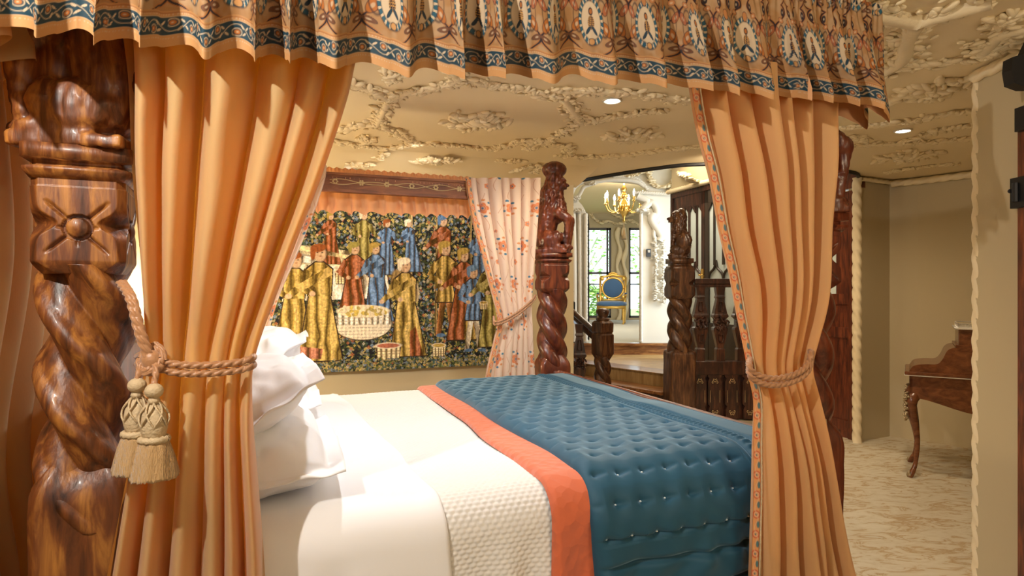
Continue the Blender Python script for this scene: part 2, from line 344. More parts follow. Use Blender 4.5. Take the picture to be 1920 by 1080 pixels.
mb = MB(); sweep(mb, np.array([DW(t, DTOP+.08, .03) for t in np.linspace(-.1, DWL, 160)]), .035, 14, lobes=3, depth=.35, twist=70); o = mb.obj('trim_3', M['relief']); o['kind'] = 'structure'
def gothic_door(t0, t1, z0, n):
    W = t1-t0; mb = MB(); st = .065
    dwbox(mb, t0, t0+st, z0, DTOP, -.04, .01); dwbox(mb, t1-st, t1, z0, DTOP, -.04, .01)
    dwbox(mb, t0, t1, z0, z0+.55, -.04, .005); dwbox(mb, t0, t1, DTOP-.18, DTOP, -.04, .01)
    for k in (.25, .5, .75):
        tt = t0+W*k; wd = .011 if k != .5 else .016
        dwbox(mb, tt-wd, tt+wd, 1.72, DTOP-.17, -.03, .008)
    # pointed heads at the top of the lights
    for k in range(4):
        a = t0+st+(W-2*st)*k/4; b = t0+st+(W-2*st)*(k+1)/4; z = DTOP-.18; c = (a+b)/2
        for sgn, e in ((1, a), (-1, b)):
            v = [DW(e, z, s) for s in (-.03, .008)]+[DW(c, z, s) for s in (-.03, .008)]+[DW(e, z-.10, s) for s in (-.03, .008)]+[DW(e+sgn*(b-a)*.28, z-.05, s) for s in (-.03, .008)]
            mb.add(v, [(0, 2, 6, 4), (1, 5, 7, 3), (4, 6, 7, 5), (6, 2, 3, 7)])
    # tracery: ogee curves closing the lower lights
    for h in (0, 1):
        a = t0+st+(W-2*st)*h/2; b = a+(W-2*st)/2; c = (a+b)/2
        for e in (a, b):
            pth = spline([DW(c, 1.78, 0), DW(c+(e-c)*.25, 1.68, 0), DW(c+(e-c)*.8, 1.62, 0), DW(e, 1.50, 0), DW(e, 1.0, 0)], 20)
            sweep(mb, pth, .016, 8)
    o = link('door_%d' % n, mb.mesh('door', False), M['window_frame' if n == 2 else 'dark_wood']); o['kind'] = 'structure'
    g = MB(); dwbox(g, t0+st, t1-st, z0+.5, DTOP-.15, -.022, -.014); g.obj('glass', M['frost'], o, smooth=False)
    return o
d1 = gothic_door(.02, .70, .44, 1); d2 = gothic_door(.71, 1.41, .44, 2)
mb = MB(); dwbox(mb, .64, .69, 1.42, 1.68, .01, .02); o_ = mb.obj('handle_plate', M['brass'], d1, smooth=False)
mb = MB(); sweep(mb, [DW(.665, 1.60, .02), DW(.665, 1.60, .06), DW(.67, 1.60, .07)], .010, 8); sweep(mb, [DW(.66, 1.60, .065), DW(.76, 1.59, .065)], .009, 8); mb.obj('door_handle', M['brass'], d1)
mb = MB(); dwbox(mb, 2.30, DWL-.02, 0, 2.34, -.06, 0.0); dwbox(mb, 2.30, 2.40, 0, 2.34, 0, .02); dwbox(mb, DWL-.10, DWL-.02, 0, 2.34, 0, .02)
for z in (.12, 1.0, 1.32, 2.2): dwbox(mb, 2.34, DWL-.04, z-.05, z+.05, 0, .016)
o = mb.obj('door_3', M['foot_wood'], smooth=False); o['kind'] = 'structure'
mb = MB(); dwbox(mb, 2.42, 2.74, 1.36, 2.15, .001, .006); mb.obj('glass', M['frost'], o, smooth=False)
mb = MB(); dwbox(mb, 2.28, DWL, 2.36, DTOP+.06, -.08, .03); o = mb.obj('door_3_lintel', M['foot_wood'], smooth=False); o['kind'] = 'structure'; o.name = 'trim_4'
# rope mouldings of the room
def ropetrim(n, pts, r=.03, pitch=.11, m='relief', parts=1):
    p = np.array(pts, float); L = np.linalg.norm(np.diff(p, axis=0), axis=1).sum(); k = max(12, int(L/.012))
    if len(p) == 2: q = np.linspace(p[0], p[1], k)
    else: q = spline(p, k)
    mb = MB(); sweep(mb, q, r, 14, lobes=3, depth=.38, twist=2*math.pi/(3*pitch)*1.0)
    o = mb.obj('trim_%d' % n, M[m]); o['kind'] = 'structure'; return o
ropetrim(5, [(3.18, 5.63, 0), (3.18, 5.63, CEIL-.02)], .042)
ropetrim(6, [(2.262, 2.955, 0), (2.262, 2.955, CEIL)], .032, .10)
ropetrim(7, [(2.23, 2.95, CEIL-.03), (2.23, -.5, CEIL-.03)], .030, .10)
ropetrim(8, [(3.22, 5.63, CEIL-.03), (3.62, 5.83, CEIL-.03)], .02, .08)
ropetrim(9, [(3.62, 5.83, CEIL-.04), (3.79, 5.68, CEIL-.04), (4.04, 5.36, CEIL-.04), (4.6, 4.65, CEIL-.04)], .035, .10)
# ceiling relief
def foliage(path, width, step=.022, h=.016, seed=0, per=5, size=.030, z=None):
    rg = np.random.default_rng(seed); mb = MB()
    p = np.asarray(path, float); L = np.concatenate([[0], np.cumsum(np.linalg.norm(np.diff(p, axis=0), axis=1))])
    n = max(4, int(L[-1]/.03)); q = np.stack([np.interp(np.linspace(0, L[-1], n), L, p[:, i]) for i in range(3)], 1)
    sweep(mb, q, width*.30, 8, flat=1.0)
    for s in np.arange(0, L[-1], step):
        c = np.array([np.interp(s, L, p[:, i]) for i in range(3)])
        for _ in range(per):
            off = rg.normal(0, width*.33, 2); sz = size*rg.uniform(.5, 1.25)
            R = rotm('Z', rg.uniform(0, 6.28)) @ rotm('Y', rg.uniform(-.35, .35)) @ rotm('X', rg.uniform(-.5, .5))
            ell(mb, c+[off[0], off[1], rg.uniform(-h, 0)], (sz, sz*rg.uniform(.38, .6), sz*.32), R)
    return mb
def ceil_pt(px, py):
    q = onz(px, py, CEIL)
    v = -q[0]*ST + q[1]*CT
    if v > SV:                                                # lies on the sloping strip
        a = (px-CX)/F; b = (HY-py)/F; k = (CEIL-2.35)/(WV-SV)
        D = (CEIL - EYE + k*SV)/(b + k*(CT-ST*a)); q = np.array([a*D, D, EYE+b*D])
    return q
def rib(n, px, width=.07, **k):
    pts = [ceil_pt(*q) for q in px]; pts = spline(pts, 40) if len(pts) > 2 else np.linspace(pts[0], pts[1], 20)
    o = foliage(pts, width, seed=n, **k).obj('trim_%d' % n, M['relief']); o['kind'] = 'structure'
tn = 10
for px, wd in [([(640, 150), (672, 158), (700, 168), (728, 184)], .085), ([(728, 186), (760, 172), (800, 165), (852, 150), (846, 122)], .08),
               ([(728, 186), (716, 210), (706, 232)], .085), ([(706, 232), (675, 234), (640, 240), (600, 246)], .08), ([(706, 232), (740, 246), (775, 268)], .085),
               ([(600, 258), (660, 268), (720, 276), (775, 270)], .06), ([(775, 268), (840, 270), (915, 278)], .055),
               ([(915, 278), (950, 272), (980, 262), (1035, 262)], .06), ([(860, 150), (930, 158), (1055, 180)], .06), ([(846, 105), (840, 85), (830, 60)], .09),
               ([(1055, 180), (1075, 205), (1090, 225)], .09), ([(1090, 225), (1065, 240), (1030, 262)], .05), ([(1050, 168), (1100, 168), (1200, 175), (1300, 190)], .08),
               ([(985, 262), (1020, 268), (1060, 272), (1070, 285)], .07), ([(1050, 290), (1100, 292), (1170, 290), (1240, 280), (1320, 272)], .07),
               ([(1090, 225), (1110, 225), (1160, 215), (1240, 205)], .07), ([(720, 286), (710, 298)], .05),
               ([(1540, -5), (1600, 14), (1660, 26), (1720, 38)], .13), ([(1720, 38), (1790, 18), (1860, 0)], .12), ([(1720, 40), (1700, 75), (1690, 110), (1640, 140)], .12),
               ([(1690, 118), (1730, 118), (1790, 112)], .08), ([(1840, 98), (1880, 60), (1920, 52)], .10), ([(1815, 80), (1860, 85), (1920, 82)], .07),
               ([(1560, 240), (1610, 236), (1700, 226), (1770, 212), (1830, 206)], .08), ([(1560, 282), (1620, 270), (1700, 266), (1765, 262), (1830, 256)], .08),
               ([(1700, 262), (1770, 240), (1825, 232)], .06), ([(1575, 262), (1600, 255), (1625, 262)], .06), ([(1660, 322), (1720, 312), (1800, 305)], .05), ([(1000, 322), (1010, 308), (960, 320)], .04)]:
    rib(tn, px, wd); tn += 1
def rosette(n, px, py, wpx, hpx):
    c = ceil_pt(px, py); a = ceil_pt(px+wpx/2, py); b = ceil_pt(px, py+hpx/2)
    rx = np.linalg.norm(a-c); ry = np.linalg.norm(b-c); rg = np.random.default_rng(n); mb = MB()
    ell(mb, c, (rx*.3, ry*.3, .035))
    for k in range(int(40+500*rx*ry)):
        t = rg.uniform(0, 6.28); q = math.sqrt(rg.uniform(0.02, 1)); lob = .82+.18*math.cos(6*t)
        R = rotm('Z', t+rg.normal(0, .6)) @ rotm('Y', rg.uniform(-.5, .5))
        s = rg.uniform(.6, 1.1)*min(.05, .35*min(rx, ry)+.012)
        ell(mb, c+[q*rx*lob*math.cos(t), q*ry*lob*math.sin(t), -.004-.022*(1-q)], (s, s*.4, s*.35), R)
    o = mb.obj('trim_%d' % n, M['relief']); o['kind'] = 'structure'
for a in [(897, 227, 145, 40), (737, 140, 52, 28), (687, 259, 40, 17), (815, 300, 105, 24), (1190, 252, 110, 30), (672, 308, 68, 14), (955, 300, 60, 14), (995, 274, 36, 14), (1752, 168, 150, 50), (1700, 292, 130, 22), (1880, 35, 60, 30), (1850, 100, 50, 30)]:
    rosette(tn, *a); tn += 1

# ---------------------------------------------------------------- arch between landing and hall
AD = 9.25
def ap(px, py, D=AD): return PD(px, py, D)
mb = MB()
def slab(mb, pts, d0, d1):                                    # outline given at the arch, extruded in depth
    n = len(pts); f = [(p[0], p[1]-d0, p[2]) for p in pts]; g = [(p[0], p[1]+d1, p[2]) for p in pts]
    mb.add(f+g, [tuple(range(n)), tuple(range(2*n-1, n-1, -1))]+[(i, i+n, (i+1) % n+n, (i+1) % n) for i in range(n)])
z6 = HY+(EYE-.61)*F/AD
zt = HY-(3.5-EYE)*F/AD
L = [ap(-200+960, zt), ap(-200+960, z6), ap(1100, z6), ap(1100, 400), ap(1092, 385), ap(1080, 372), ap(1074, 362), ap(1082, 350), ap(1090, 344), ap(1100, 340), ap(1140, 338), ap(1180, 340), ap(1180, zt)]
slab(mb, L, 0, .18)
Rr = [ap(1180, zt), ap(1180, 340), ap(1205, 343), ap(1216, 352), ap(1213, 360), ap(1200, 365), ap(1196, 372), ap(1212, 384), ap(1203, 400), ap(1203, z6), ap(1275, z6), ap(1275, zt)]
slab(mb, Rr, 0, .18)
o = mb.obj('wall_arch', M['white_plaster'], smooth=False); o['kind'] = 'structure'
def mould(n, pix, r, lobes=0, m='white_plaster', D=AD-.04, flat=1):
    mb = MB(); q = spline([ap(*p, D) for p in pix], 90); sweep(mb, q, r, 12, lobes=lobes, depth=.4, twist=60 if lobes else 0, flat=flat)
    o = mb.obj('trim_%d' % n, M[m]); o['kind'] = 'structure'
for pix, r, lb in [([(1062, 602+30), (1062, 520), (1064, 430), (1070, 385)], .05, 0), ([(1098, 640), (1098, 520), (1098, 400)], .035, 3), ([(1088, 640), (1087, 520), (1086, 400)], .03, 3), ([(1076, 640), (1076, 500), (1074, 400)], .045, 0),
                   ([(1066, 380), (1070, 358), (1080, 344), (1098, 336)], .06, 0), ([(1080, 376), (1088, 362), (1096, 350), (1116, 343)], .03, 0),
                   ([(1115, 341), (1150, 337), (1190, 340), (1208, 350)], .03, 0), ([(1150, 331), (1180, 332), (1200, 340), (1215, 357)], .03, 3),
                   ([(1190, 362), (1205, 361), (1240, 363), (1264, 364)], .03, 3), ([(1195, 368), (1214, 378), (1206, 392), (1222, 380), (1232, 398), (1222, 412), (1234, 420)], .05, 0),
                   ([(1226, 400), (1222, 412), (1234, 432), (1240, 444), (1236, 452)], .06, 0), ([(1202, 640), (1202, 520), (1202, 400)], .03, 3),
                   ([(1216, 400), (1228, 418), (1226, 440), (1230, 450)], .03, 0)]:
    mould(tn, pix, r, lb); tn += 1
for cx, y0, y1 in ((1229, 450, 565), (1244, 446, 568)):       # carved drops beside the switch
    mb = foliage(np.linspace(ap(cx, y0, AD-.06), ap(cx, y1, AD-.06), 20), .055, seed=tn, per=2, size=.04); o = mb.obj('trim_%d' % tn, M['white_plaster']); o['kind'] = 'structure'; tn += 1
for cx, cy, rx, ry in ((1110, 342, 12, 8), (1075, 370, 14, 7), (1203, 392, 9, 8), (1245, 515, 9, 8), (1083, 393, 10, 9), (1068, 396, 8, 12)):
    mb = foliage(np.linspace(ap(cx-rx/2, cy, AD-.08), ap(cx+rx/2, cy, AD-.08), 5), ry/123., seed=tn, per=8, size=.05, h=.03); o = mb.obj('trim_%d' % tn, M['white_plaster']); o['kind'] = 'structure'; tn += 1
for pix in ([(1212, 312), (1217, 330), (1228, 345), (1242, 350), (1256, 345), (1270, 330), (1272, 316)], [(1272, 318), (1285, 328), (1300, 338), (1312, 340), (1322, 342)], [(1255, 360), (1262, 352), (1270, 330)], [(1180, 330), (1198, 324), (1212, 318)]):
    mb = foliage(spline([ap(*p, AD-.06) if p[0] < 1275 else PD(*p, 7.9) for p in pix], 40), .07, seed=tn, per=3, size=.05); o = mb.obj('trim_%d' % tn, M['relief']); o['kind'] = 'structure'; tn += 1
mb = MB(); c = ap(1216, 474, AD-.03); box(mb, c, (.07, .03, .12)); sw = thing('light_switch', 'small dark switch plate on the white wall right of the arch', 'switch', c); mb.obj('switch_plate', M['plate'], sw, smooth=False, bevel=.006)
mb = MB(); box(mb, c+[0, -.02, .02], (.035, .02, .035)); mb.obj('rocker', M['chrome'], sw, smooth=False)
# dark arched door edge just inside the arch, left
mb = MB(); slab(mb, [ap(1091, z6+2, 9.8), ap(1091, 395, 9.8), ap(1097, 394, 9.8), ap(1103, 402, 9.8), ap(1105, 420, 9.8), ap(1105, z6+2, 9.8)], 0, .06); o = mb.obj('door_4', M['black_metal'], smooth=False); o['kind'] = 'structure'
# ---------------------------------------------------------------- hall end wall, windows, garden
HD = 16.6
mb = MB()
def hp(px, py, D=HD): return PD(px, py, D)
zf = .61
def panel(mb, x0, x1, z0, z1, D, th=.12):
    box(mb, ((x0+x1)/2, D+th/2, (z0+z1)/2), (x1-x0, th, z1-z0))
W1 = (hp(1099, 0)[0], hp(1146, 0)[0]); W2 = (hp(1179, 0)[0], hp(1230, 0)[0]); WZ0 = .66; WZ1 = hp(0, 427)[2]
panel(mb, -1.5, W1[0], zf, 3.5, HD); panel(mb, W1[1], W2[0], zf, 3.5, HD); panel(mb, W2[1], 6, zf, 3.5, HD); panel(mb, W1[0], W1[1], WZ1, 3.5, HD); panel(mb, W2[0], W2[1], WZ1, 3.5, HD)
panel(mb, W1[0], W1[1], zf-.2, WZ0, HD); panel(mb, W2[0], W2[1], zf-.2, WZ0, HD)
o = mb.obj('wall_hall_end', M['plaster'], smooth=False); o['kind'] = 'structure'
for n, (a, b) in enumerate((W1, W2)):
    fr = MB(); z_s = hp(0, 512)[2]
    for x in (a+.03, b-.03, b-.10): box(fr, (x, HD+.05, (WZ0+WZ1)/2), (.05, .08, WZ1-WZ0))
    for z in (WZ1-.03, z_s, WZ0+.03): box(fr, ((a+b)/2, HD+.05, z), (b-a, .08, .06))
    box(fr, ((a+b)/2, HD+.05, hp(0, 533)[2]), (b-a, .05, .03))
    o = fr.obj('window_%d' % (n+1), M['window_frame'], smooth=False); o['kind'] = 'structure'
    g = MB(); box(g, ((a+b)/2, HD+.055, (WZ0+WZ1)/2), (b-a-.02, .006, WZ1-WZ0-.02)); g.obj('glass', M['glass'], o, smooth=False)
for px, sd in ((1160, 3), (1172, 4)):                          # wavy plaster column between the windows
    mb = MB(); q = np.array([hp(px+3*math.sin(k*.55+sd), y, HD-.08) for k, y in enumerate(np.linspace(427, 602, 36))]); sweep(mb, q, lambda t: .07+.02*math.sin(t*26), 12, flat=.8); o = mb.obj('trim_%d' % tn, M['relief']); o['kind'] = 'structure'; tn += 1
for pix in ([(1105, 400), (1125, 418), (1140, 414), (1160, 420), (1180, 412), (1200, 422)], [(1092, 362), (1120, 357), (1160, 362), (1200, 356)], [(1140, 395), (1165, 408), (1195, 398)]):
    mb = foliage(spline([hp(*p, HD-.05) for p in pix], 30), .09, seed=tn, per=2, size=.07, step=.05); o = mb.obj('trim_%d' % tn, M['relief']); o['kind'] = 'structure'; tn += 1
poly('ground_garden', [(-8, 17.3, .2), (14, 17.3, .2), (14, 40, .2), (-8, 40, .2)], M['grass'], thick=-.05)
def bush(name, label, cat, c, r, n, seed, group, trunk=0):
    rg = np.random.default_rng(seed); t = thing(name, label, cat, (c[0], c[1], .2), group); mb = MB()
    d = rg.normal(size=(n, 3)); d /= np.linalg.norm(d, axis=1)[:, None]; q = d*np.array(r)*rg.uniform(.4, 1, (n, 1))**.5 + np.array(c)
    s = .10*max(r)**.5
    for k in range(n):
        R = rotm('Z', rg.uniform(0, 6.28)) @ rotm('X', rg.uniform(-1.2, 1.2)); v = np.array([[-s, 0, 0], [0, -s*.45, .02], [s, 0, 0], [0, s*.45, .02]]) @ R.T
        mb.add(v+q[k], [(0, 1, 2, 3)])
    mb.obj('foliage', M['leaf'], t, smooth=False)
    if trunk:
        mb = MB(); sweep(mb, spline([(c[0], c[1], .15), (c[0]+.1, c[1], trunk*.5), (c[0]-.1, c[1], trunk)], 10), lambda t: .10-.05*t, 8)
        for k in range(7):
            a = k*.9; sweep(mb, [(c[0], c[1], trunk*.6+.1*k), (c[0]+.7*math.cos(a), c[1]+.4*math.sin(a), trunk*.6+.1*k+.9)], .035, 6)
        mb.obj('trunk', M['bark'], t)
bush('garden_hedge', 'bright green clipped hedge seen through the left hall window', 'hedge', (2.2, 19.5, .93), (1.0, .5, .75), 1500, 1, None)
bush('garden_hedge', 'bright green clipped hedge seen through the right hall window', 'hedge', (4.75, 19.6, .93), (.75, .5, .8), 1200, 2, None)
bush('garden_tree', 'pale barked tree seen through the left hall window', 'tree', (2.6, 22.0, 3.0), (1.1, 1.0, 1.6), 380, 3, None, trunk=3.0)
bush('garden_tree', 'pale barked tree seen through the right hall window', 'tree', (5.4, 23.5, 3.0), (1.1, 1.2, 1.6), 300, 4, None, trunk=3.0)
# chandelier
cc = PD(1170, 388, 11.6)
ch = thing('chandelier', 'brass chandelier with lit candle bulbs hanging beyond the plaster arch', 'chandelier', cc)
mb = MB(); lathe(mb, [(.005, -.30), (.012, -.28), (.03, -.26), (.02, -.22), (.05, -.15), (.095, -.10), (.12, -.02), (.09, .06), (.05, .12), (.04, .17), (.09, .20), (.04, .25), (.03, .30), (.06, .34), (.02, .40), (.012, .46)], cc); mb.obj('body', M['brass'], ch)
mb = MB(); sweep(mb, [cc+[0, 0, .45], (cc[0], cc[1], 3.5)], .006, 6); mb.obj('chain', M['brass'], ch)
mb = MB(); lathe(mb, [(.004, -.38), (.05, -.62), (.03, -.50), (.012, -.42), (.004, -.30)], cc, 12); mb.obj('tassel', M['tassel'], ch)
for k in range(8):
    a = k*math.pi/4+.35; rr = .36; d = np.array([math.cos(a), math.sin(a), 0])
    mb = MB(); sweep(mb, spline([cc+d*.05+[0, 0, .02], cc+d*.16+[0, 0, -.10], cc+d*.30+[0, 0, -.06], cc+d*rr+[0, 0, .06]], 16), .011, 8)
    lathe(mb, [(.01, .05), (.035, .07), (.02, .09), (.02, .16)], cc+d*rr, 12); ar = mb.obj('arm', M['brass'], ch)
    mb = MB(); lathe(mb, [(.006, .16), (.022, .20), (.018, .24), (.003, .29)], cc+d*rr, 10); mb.obj('candle_bulb', M['bulb'], ar)
lamp('chandelier_glow', 'POINT', cc+np.array([0, 0, .5]), 40, (1, .85, .6), shadow_soft_size=.15)
# gilt armchair in the hall
gc = PD(1147, 602, 14.6); gc[2] = .61; s = 1.0
gch = thing('gilt_armchair', 'gilded open armchair with blue velvet seat and oval back in the hall', 'armchair', gc, rz=-.25)
def g(parent, name, mb, m): return mb.obj(name, m, parent, world=False)
mb = MB(); box(mb, (0, 0, .40), (.66, .58, .07)); g(gch, 'seat_rail', mb, M['gold'])
mb = MB(); q = SPH2.copy(); q = np.sign(q)*np.abs(q)**.55; mb.add(q*[.36, .31, .07]+[0, -.01, .475], SPH2F); g(gch, 'seat_cushion', mb, M['blue_seat'])
for sx in (-1, 1):
    for sy in (-1, 1):
        mb = MB(); lathe(mb, [(.018, 0), (.02, .03), (.014, .05), (.03, .28), (.022, .31), (.035, .33), (.035, .38)], (sx*.29, sy*.25, 0), 12); g(gch, 'leg', mb, M['gold'])
mb = MB(); R = rotm('X', -.12)
def bk(x, z): return np.array([x, .26+.12*(z-.45), z])
for x in (-.30, .30): sweep(mb, [bk(x, .42), bk(x, .75), bk(x*1.03, 1.12)], .028, 10)
sweep(mb, [bk(-.31, 1.12), bk(-.1, 1.15), bk(0, 1.18), bk(.1, 1.15), bk(.31, 1.12)], .03, 10); sweep(mb, [bk(-.30, .56), bk(.30, .56)], .025, 10)
sweep(mb, [bk(.255*math.cos(t), .85+.25*math.sin(t)) for t in np.linspace(0, 6.283, 40)], .025, 8)
for x in (-.26, .26):
    for z in (.62, 1.08): ell(mb, bk(x, z), (.05, .02, .05))
for k in range(7): ell(mb, bk(-.09+.03*k, 1.19+.03*math.sin(k*math.pi/6)), (.025, .02, .03))
g(gch, 'back_frame', mb, M['gold'])
mb = MB(); ell(mb, bk(0, .85), (.235, .045, .235), rotm('X', -.12), hi=True); g(gch, 'back_cushion', mb, M['blue_seat'])
for sx in (-1, 1):
    mb = MB(); sweep(mb, spline([bk(sx*.30, .72), (sx*.33, .1, .70), (sx*.34, -.08, .68), (sx*.33, -.14, .64)], 14), .024, 8); sweep(mb, spline([(sx*.33, -.12, .64), (sx*.31, -.10, .55), (sx*.30, -.14, .43)], 8), .024, 8); a_ = g(gch, 'arm', mb, M['gold'])
    mb = MB(); ell(mb, (sx*.33, .03, .725), (.035, .09, .022)); g(gch, 'arm_pad', mb, M['blue_seat'])
# ---------------------------------------------------------------- carved work
def rz2(v, a): c, s = math.cos(a), math.sin(a); v = np.asarray(v, float); return v @ np.array([[c, s, 0], [-s, c, 0], [0, 0, 1]])
def sculpt(mb, voxel, carve=0, cs=30, zone=None, it=2):
    me = mb.mesh('tmp'); o = bpy.data.objects.new('tmp', me); COL.objects.link(o)
    r = o.modifiers.new('r', 'REMESH'); r.mode = 'VOXEL'; r.voxel_size = voxel
    sm = o.modifiers.new('s', 'SMOOTH'); sm.iterations = it; sm.factor = .6
    dg = bpy.context.evaluated_depsgraph_get(); m2 = bpy.data.meshes.new_from_object(o.evaluated_get(dg)); bpy.data.objects.remove(o)
    n = len(m2.vertices); co = np.zeros(n*3); m2.vertices.foreach_get('co', co); co = co.reshape(-1, 3)
    no = np.zeros(n*3); m2.vertices.foreach_get('normal', no); no = no.reshape(-1, 3)
    if carve:
        k = zone(co) if zone else 1
        d = fbm(co[:, 0]*cs, co[:, 1]*cs, co[:, 2]*cs*.55, 2)
        d = -np.abs(d)*carve*k + .3*carve*fbm(co[:, 0]*12, co[:, 1]*12, co[:, 2]*12, 2)*.5
        co = co + no*d[:, None]
    fs = [tuple(p.vertices) for p in m2.polygons]; bpy.data.meshes.remove(m2)
    out = MB(); out.add(co, fs); return out
def capsule(mb, a, b, r0, r1, n=7):
    for t in np.linspace(0, 1, n): ell(mb, np.array(a)*(1-t)+np.array(b)*t, (r0*(1-t)+r1*t,)*3)
def lion_mb(kind, sc=1.0, voxel=.007, fill=False):
    mb = MB(); q = sc
    if fill: ell(mb, np.array((.05, 0, .19))*q, np.array((.075, .075, .17))*q); ell(mb, np.array((.0, 0, .32))*q, np.array((.10, .10, .16))*q)
    box(mb, (0, 0, .012*q), (.23*q, .20*q, .03*q))
    ell(mb, np.array((-.055, 0, .10))*q, np.array((.07, .095, .08))*q)
    for s in (-1, 1):
        ell(mb, np.array((-.01, s*.075, .085))*q, np.array((.075, .035, .065))*q)      # thigh
        ell(mb, np.array((.045, s*.075, .10))*q, np.array((.04, .035, .05))*q)         # knee
        capsule(mb, np.array((.05, s*.078, .09))*q, np.array((.03, s*.08, .04))*q, .03*q, .022*q)
        ell(mb, np.array((.065, s*.08, .04))*q, np.array((.045, .025, .018))*q)
    capsule(mb, np.array((-.05, 0, .15))*q, np.array((.0, 0, .36))*q, .085*q, .08*q, 9)
    ell(mb, np.array((.03, 0, .29))*q, np.array((.08, .085, .10))*q)
    if kind == 'shield':
        ell(mb, np.array((.0, .0, .38))*q, np.array((.085, .09, .11))*q)
        hc = np.array((.03, 0, .48)); ell(mb, hc*q, np.array((.075, .07, .075))*q)
        ell(mb, (hc+[.075, 0, -.025])*q, np.array((.04, .035, .028))*q); ell(mb, (hc+[.07, 0, -.06])*q, np.array((.03, .028, .015))*q)
        ell(mb, (hc+[.045, .035, .02])*q, np.array((.02, .016, .014))*q); ell(mb, (hc+[.045, -.035, .02])*q, np.array((.02, .016, .014))*q)
        ell(mb, (hc+[-.05, 0, -.03])*q, np.array((.07, .09, .13))*q)
        ell(mb, np.array((-.055, .085, .20))*q, np.array((.095, .04, .115))*q)
        for s in (-1, 1): capsule(mb, np.array((.06, s*.055, .28))*q, np.array((.085, s*.055, .05))*q, .03*q, .022*q); ell(mb, np.array((.10, s*.055, .04))*q, np.array((.035, .024, .018))*q)
    elif kind == 'crown':
        ell(mb, np.array((.0, 0, .37))*q, np.array((.09, .09, .12))*q); hc = np.array((.02, 0, .465))
        ell(mb, hc*q, np.array((.075, .075, .07))*q); ell(mb, (hc+[.065, 0, -.02])*q, np.array((.035, .035, .028))*q)
        for s in (-1, 1): ell(mb, (hc+[-.0, s*.07, .03])*q, np.array((.02, .02, .028))*q); ell(mb, (hc+[.06, s*.03, .02])*q, np.array((.02, .015, .014))*q)
        ell(mb, np.array((.015, 0, .555))*q, np.array((.085, .085, .058))*q, hi=True)
        for s in (-1, 1):
            capsule(mb, np.array((.05, s*.06, .27))*q, np.array((.115, s*.055, .22))*q, .038*q, .035*q)
            capsule(mb, np.array((.115, s*.055, .22))*q, np.array((.10, s*.05, .05))*q, .032*q, .022*q); ell(mb, np.array((.105, s*.05, .04))*q, np.array((.035, .024, .018))*q)
    def zone(co): 
        z = co[:, 2]/q; return .25 + .75*np.clip((z-.24)/.06, 0, 1)*np.clip((.53-z)/.04, 0.1, 1)
    return sculpt(mb, voxel*q, .020*q, 46, zone)
def twist_mb(z0, z1, r, pitch, lobes=3, phase=0, nz=220, ns=96, grow=.0, deep=.46, knots=0):
    z = np.linspace(z0, z1, nz)[:, None]; a = np.linspace(0, 2*math.pi, ns, endpoint=False)[None]
    A = a + 2*math.pi*(z-z0)/pitch + phase
    ph = np.mod(A*lobes + math.pi, 2*math.pi) - math.pi; ph = ph/lobes
    bb = r*(1-deep); aa = r-bb; bb2 = bb*1.03
    rr = aa*np.cos(ph)+np.sqrt(np.maximum(bb2**2-(aa*np.sin(ph))**2, (.20*r)**2))
    e = np.minimum((z-z0), (z1-z)); rr = rr*(1+grow*np.clip(1-e/.06, 0, 1))
    x = rr*np.cos(a); y = rr*np.sin(a); P = np.stack([x, y, z+0*a], -1)
    if knots:
        n = fbm(P[..., 0]*14, P[..., 1]*14, P[..., 2]*9, 3); P[..., :2] *= (1+knots*n)[..., None]
    mb = MB(); mb.add(P.reshape(-1, 3), gridfaces(nz, ns, cu=True).tolist()+[tuple(range(ns))[::-1], tuple((nz-1)*ns+i for i in range(ns))]); return mb
def block_mb(z0, z1, h, star=True, ns=90, nz=130):
    H = z1-z0; V = []
    for z in np.linspace(0, 1, nz):
        hh = h*(1-.02*(z > .9)); hh *= 1 - .16*np.clip((.14-z)/.14, 0, 1)**1.6
        c = .18+.42*math.exp(-((z-.52)/.10)**2)+.25*np.clip((.12-z)/.12, 0, 1)
        for k in range(4):
            for x in np.linspace(-1, 1, ns, endpoint=False):
                X, Y = x*hh, -hh
                d = 0
                if star:
                    u, w_ = x*h, (z-.48)*H; rr = math.hypot(u, w_); an = math.atan2(w_, u)
                    for t in (.78, 2.36, 3.9, 5.5, 0.0, 3.14, 4.71):
                        da = math.atan2(math.sin(an-t), math.cos(an-t)); perp = abs(rr*math.sin(da)); Lr = h*(.95 if t not in (0.0, 3.14, 4.71) else .5)
                        if abs(da) < 1.2 and rr < Lr: d = min(d, -.008*math.exp(-(perp/.0034)**2)*min(1, (Lr-rr)/.02))
                    if rr < .029: d = -.009 if rr > .021 else .007*math.cos(rr/.021*1.5)
                Y -= d
                m = abs(X)+abs(Y); lim = (2-c)*hh
                if m > lim: X *= lim/m; Y *= lim/m
                a = k*math.pi/2; V.append((X*math.cos(a)-Y*math.sin(a), X*math.sin(a)+Y*math.cos(a), z0+z*H))
    n = 4*ns; V = np.array(V); nn = fbm(V[:, 0]*20, V[:, 1]*20, V[:, 2]*20, 2); V[:, :2] *= (1+.008*nn)[:, None]
    mb = MB(); mb.add(V, gridfaces(nz, n, cu=True).tolist()+[tuple(range(n))[::-1], tuple((nz-1)*n+i for i in range(n))]); return mb
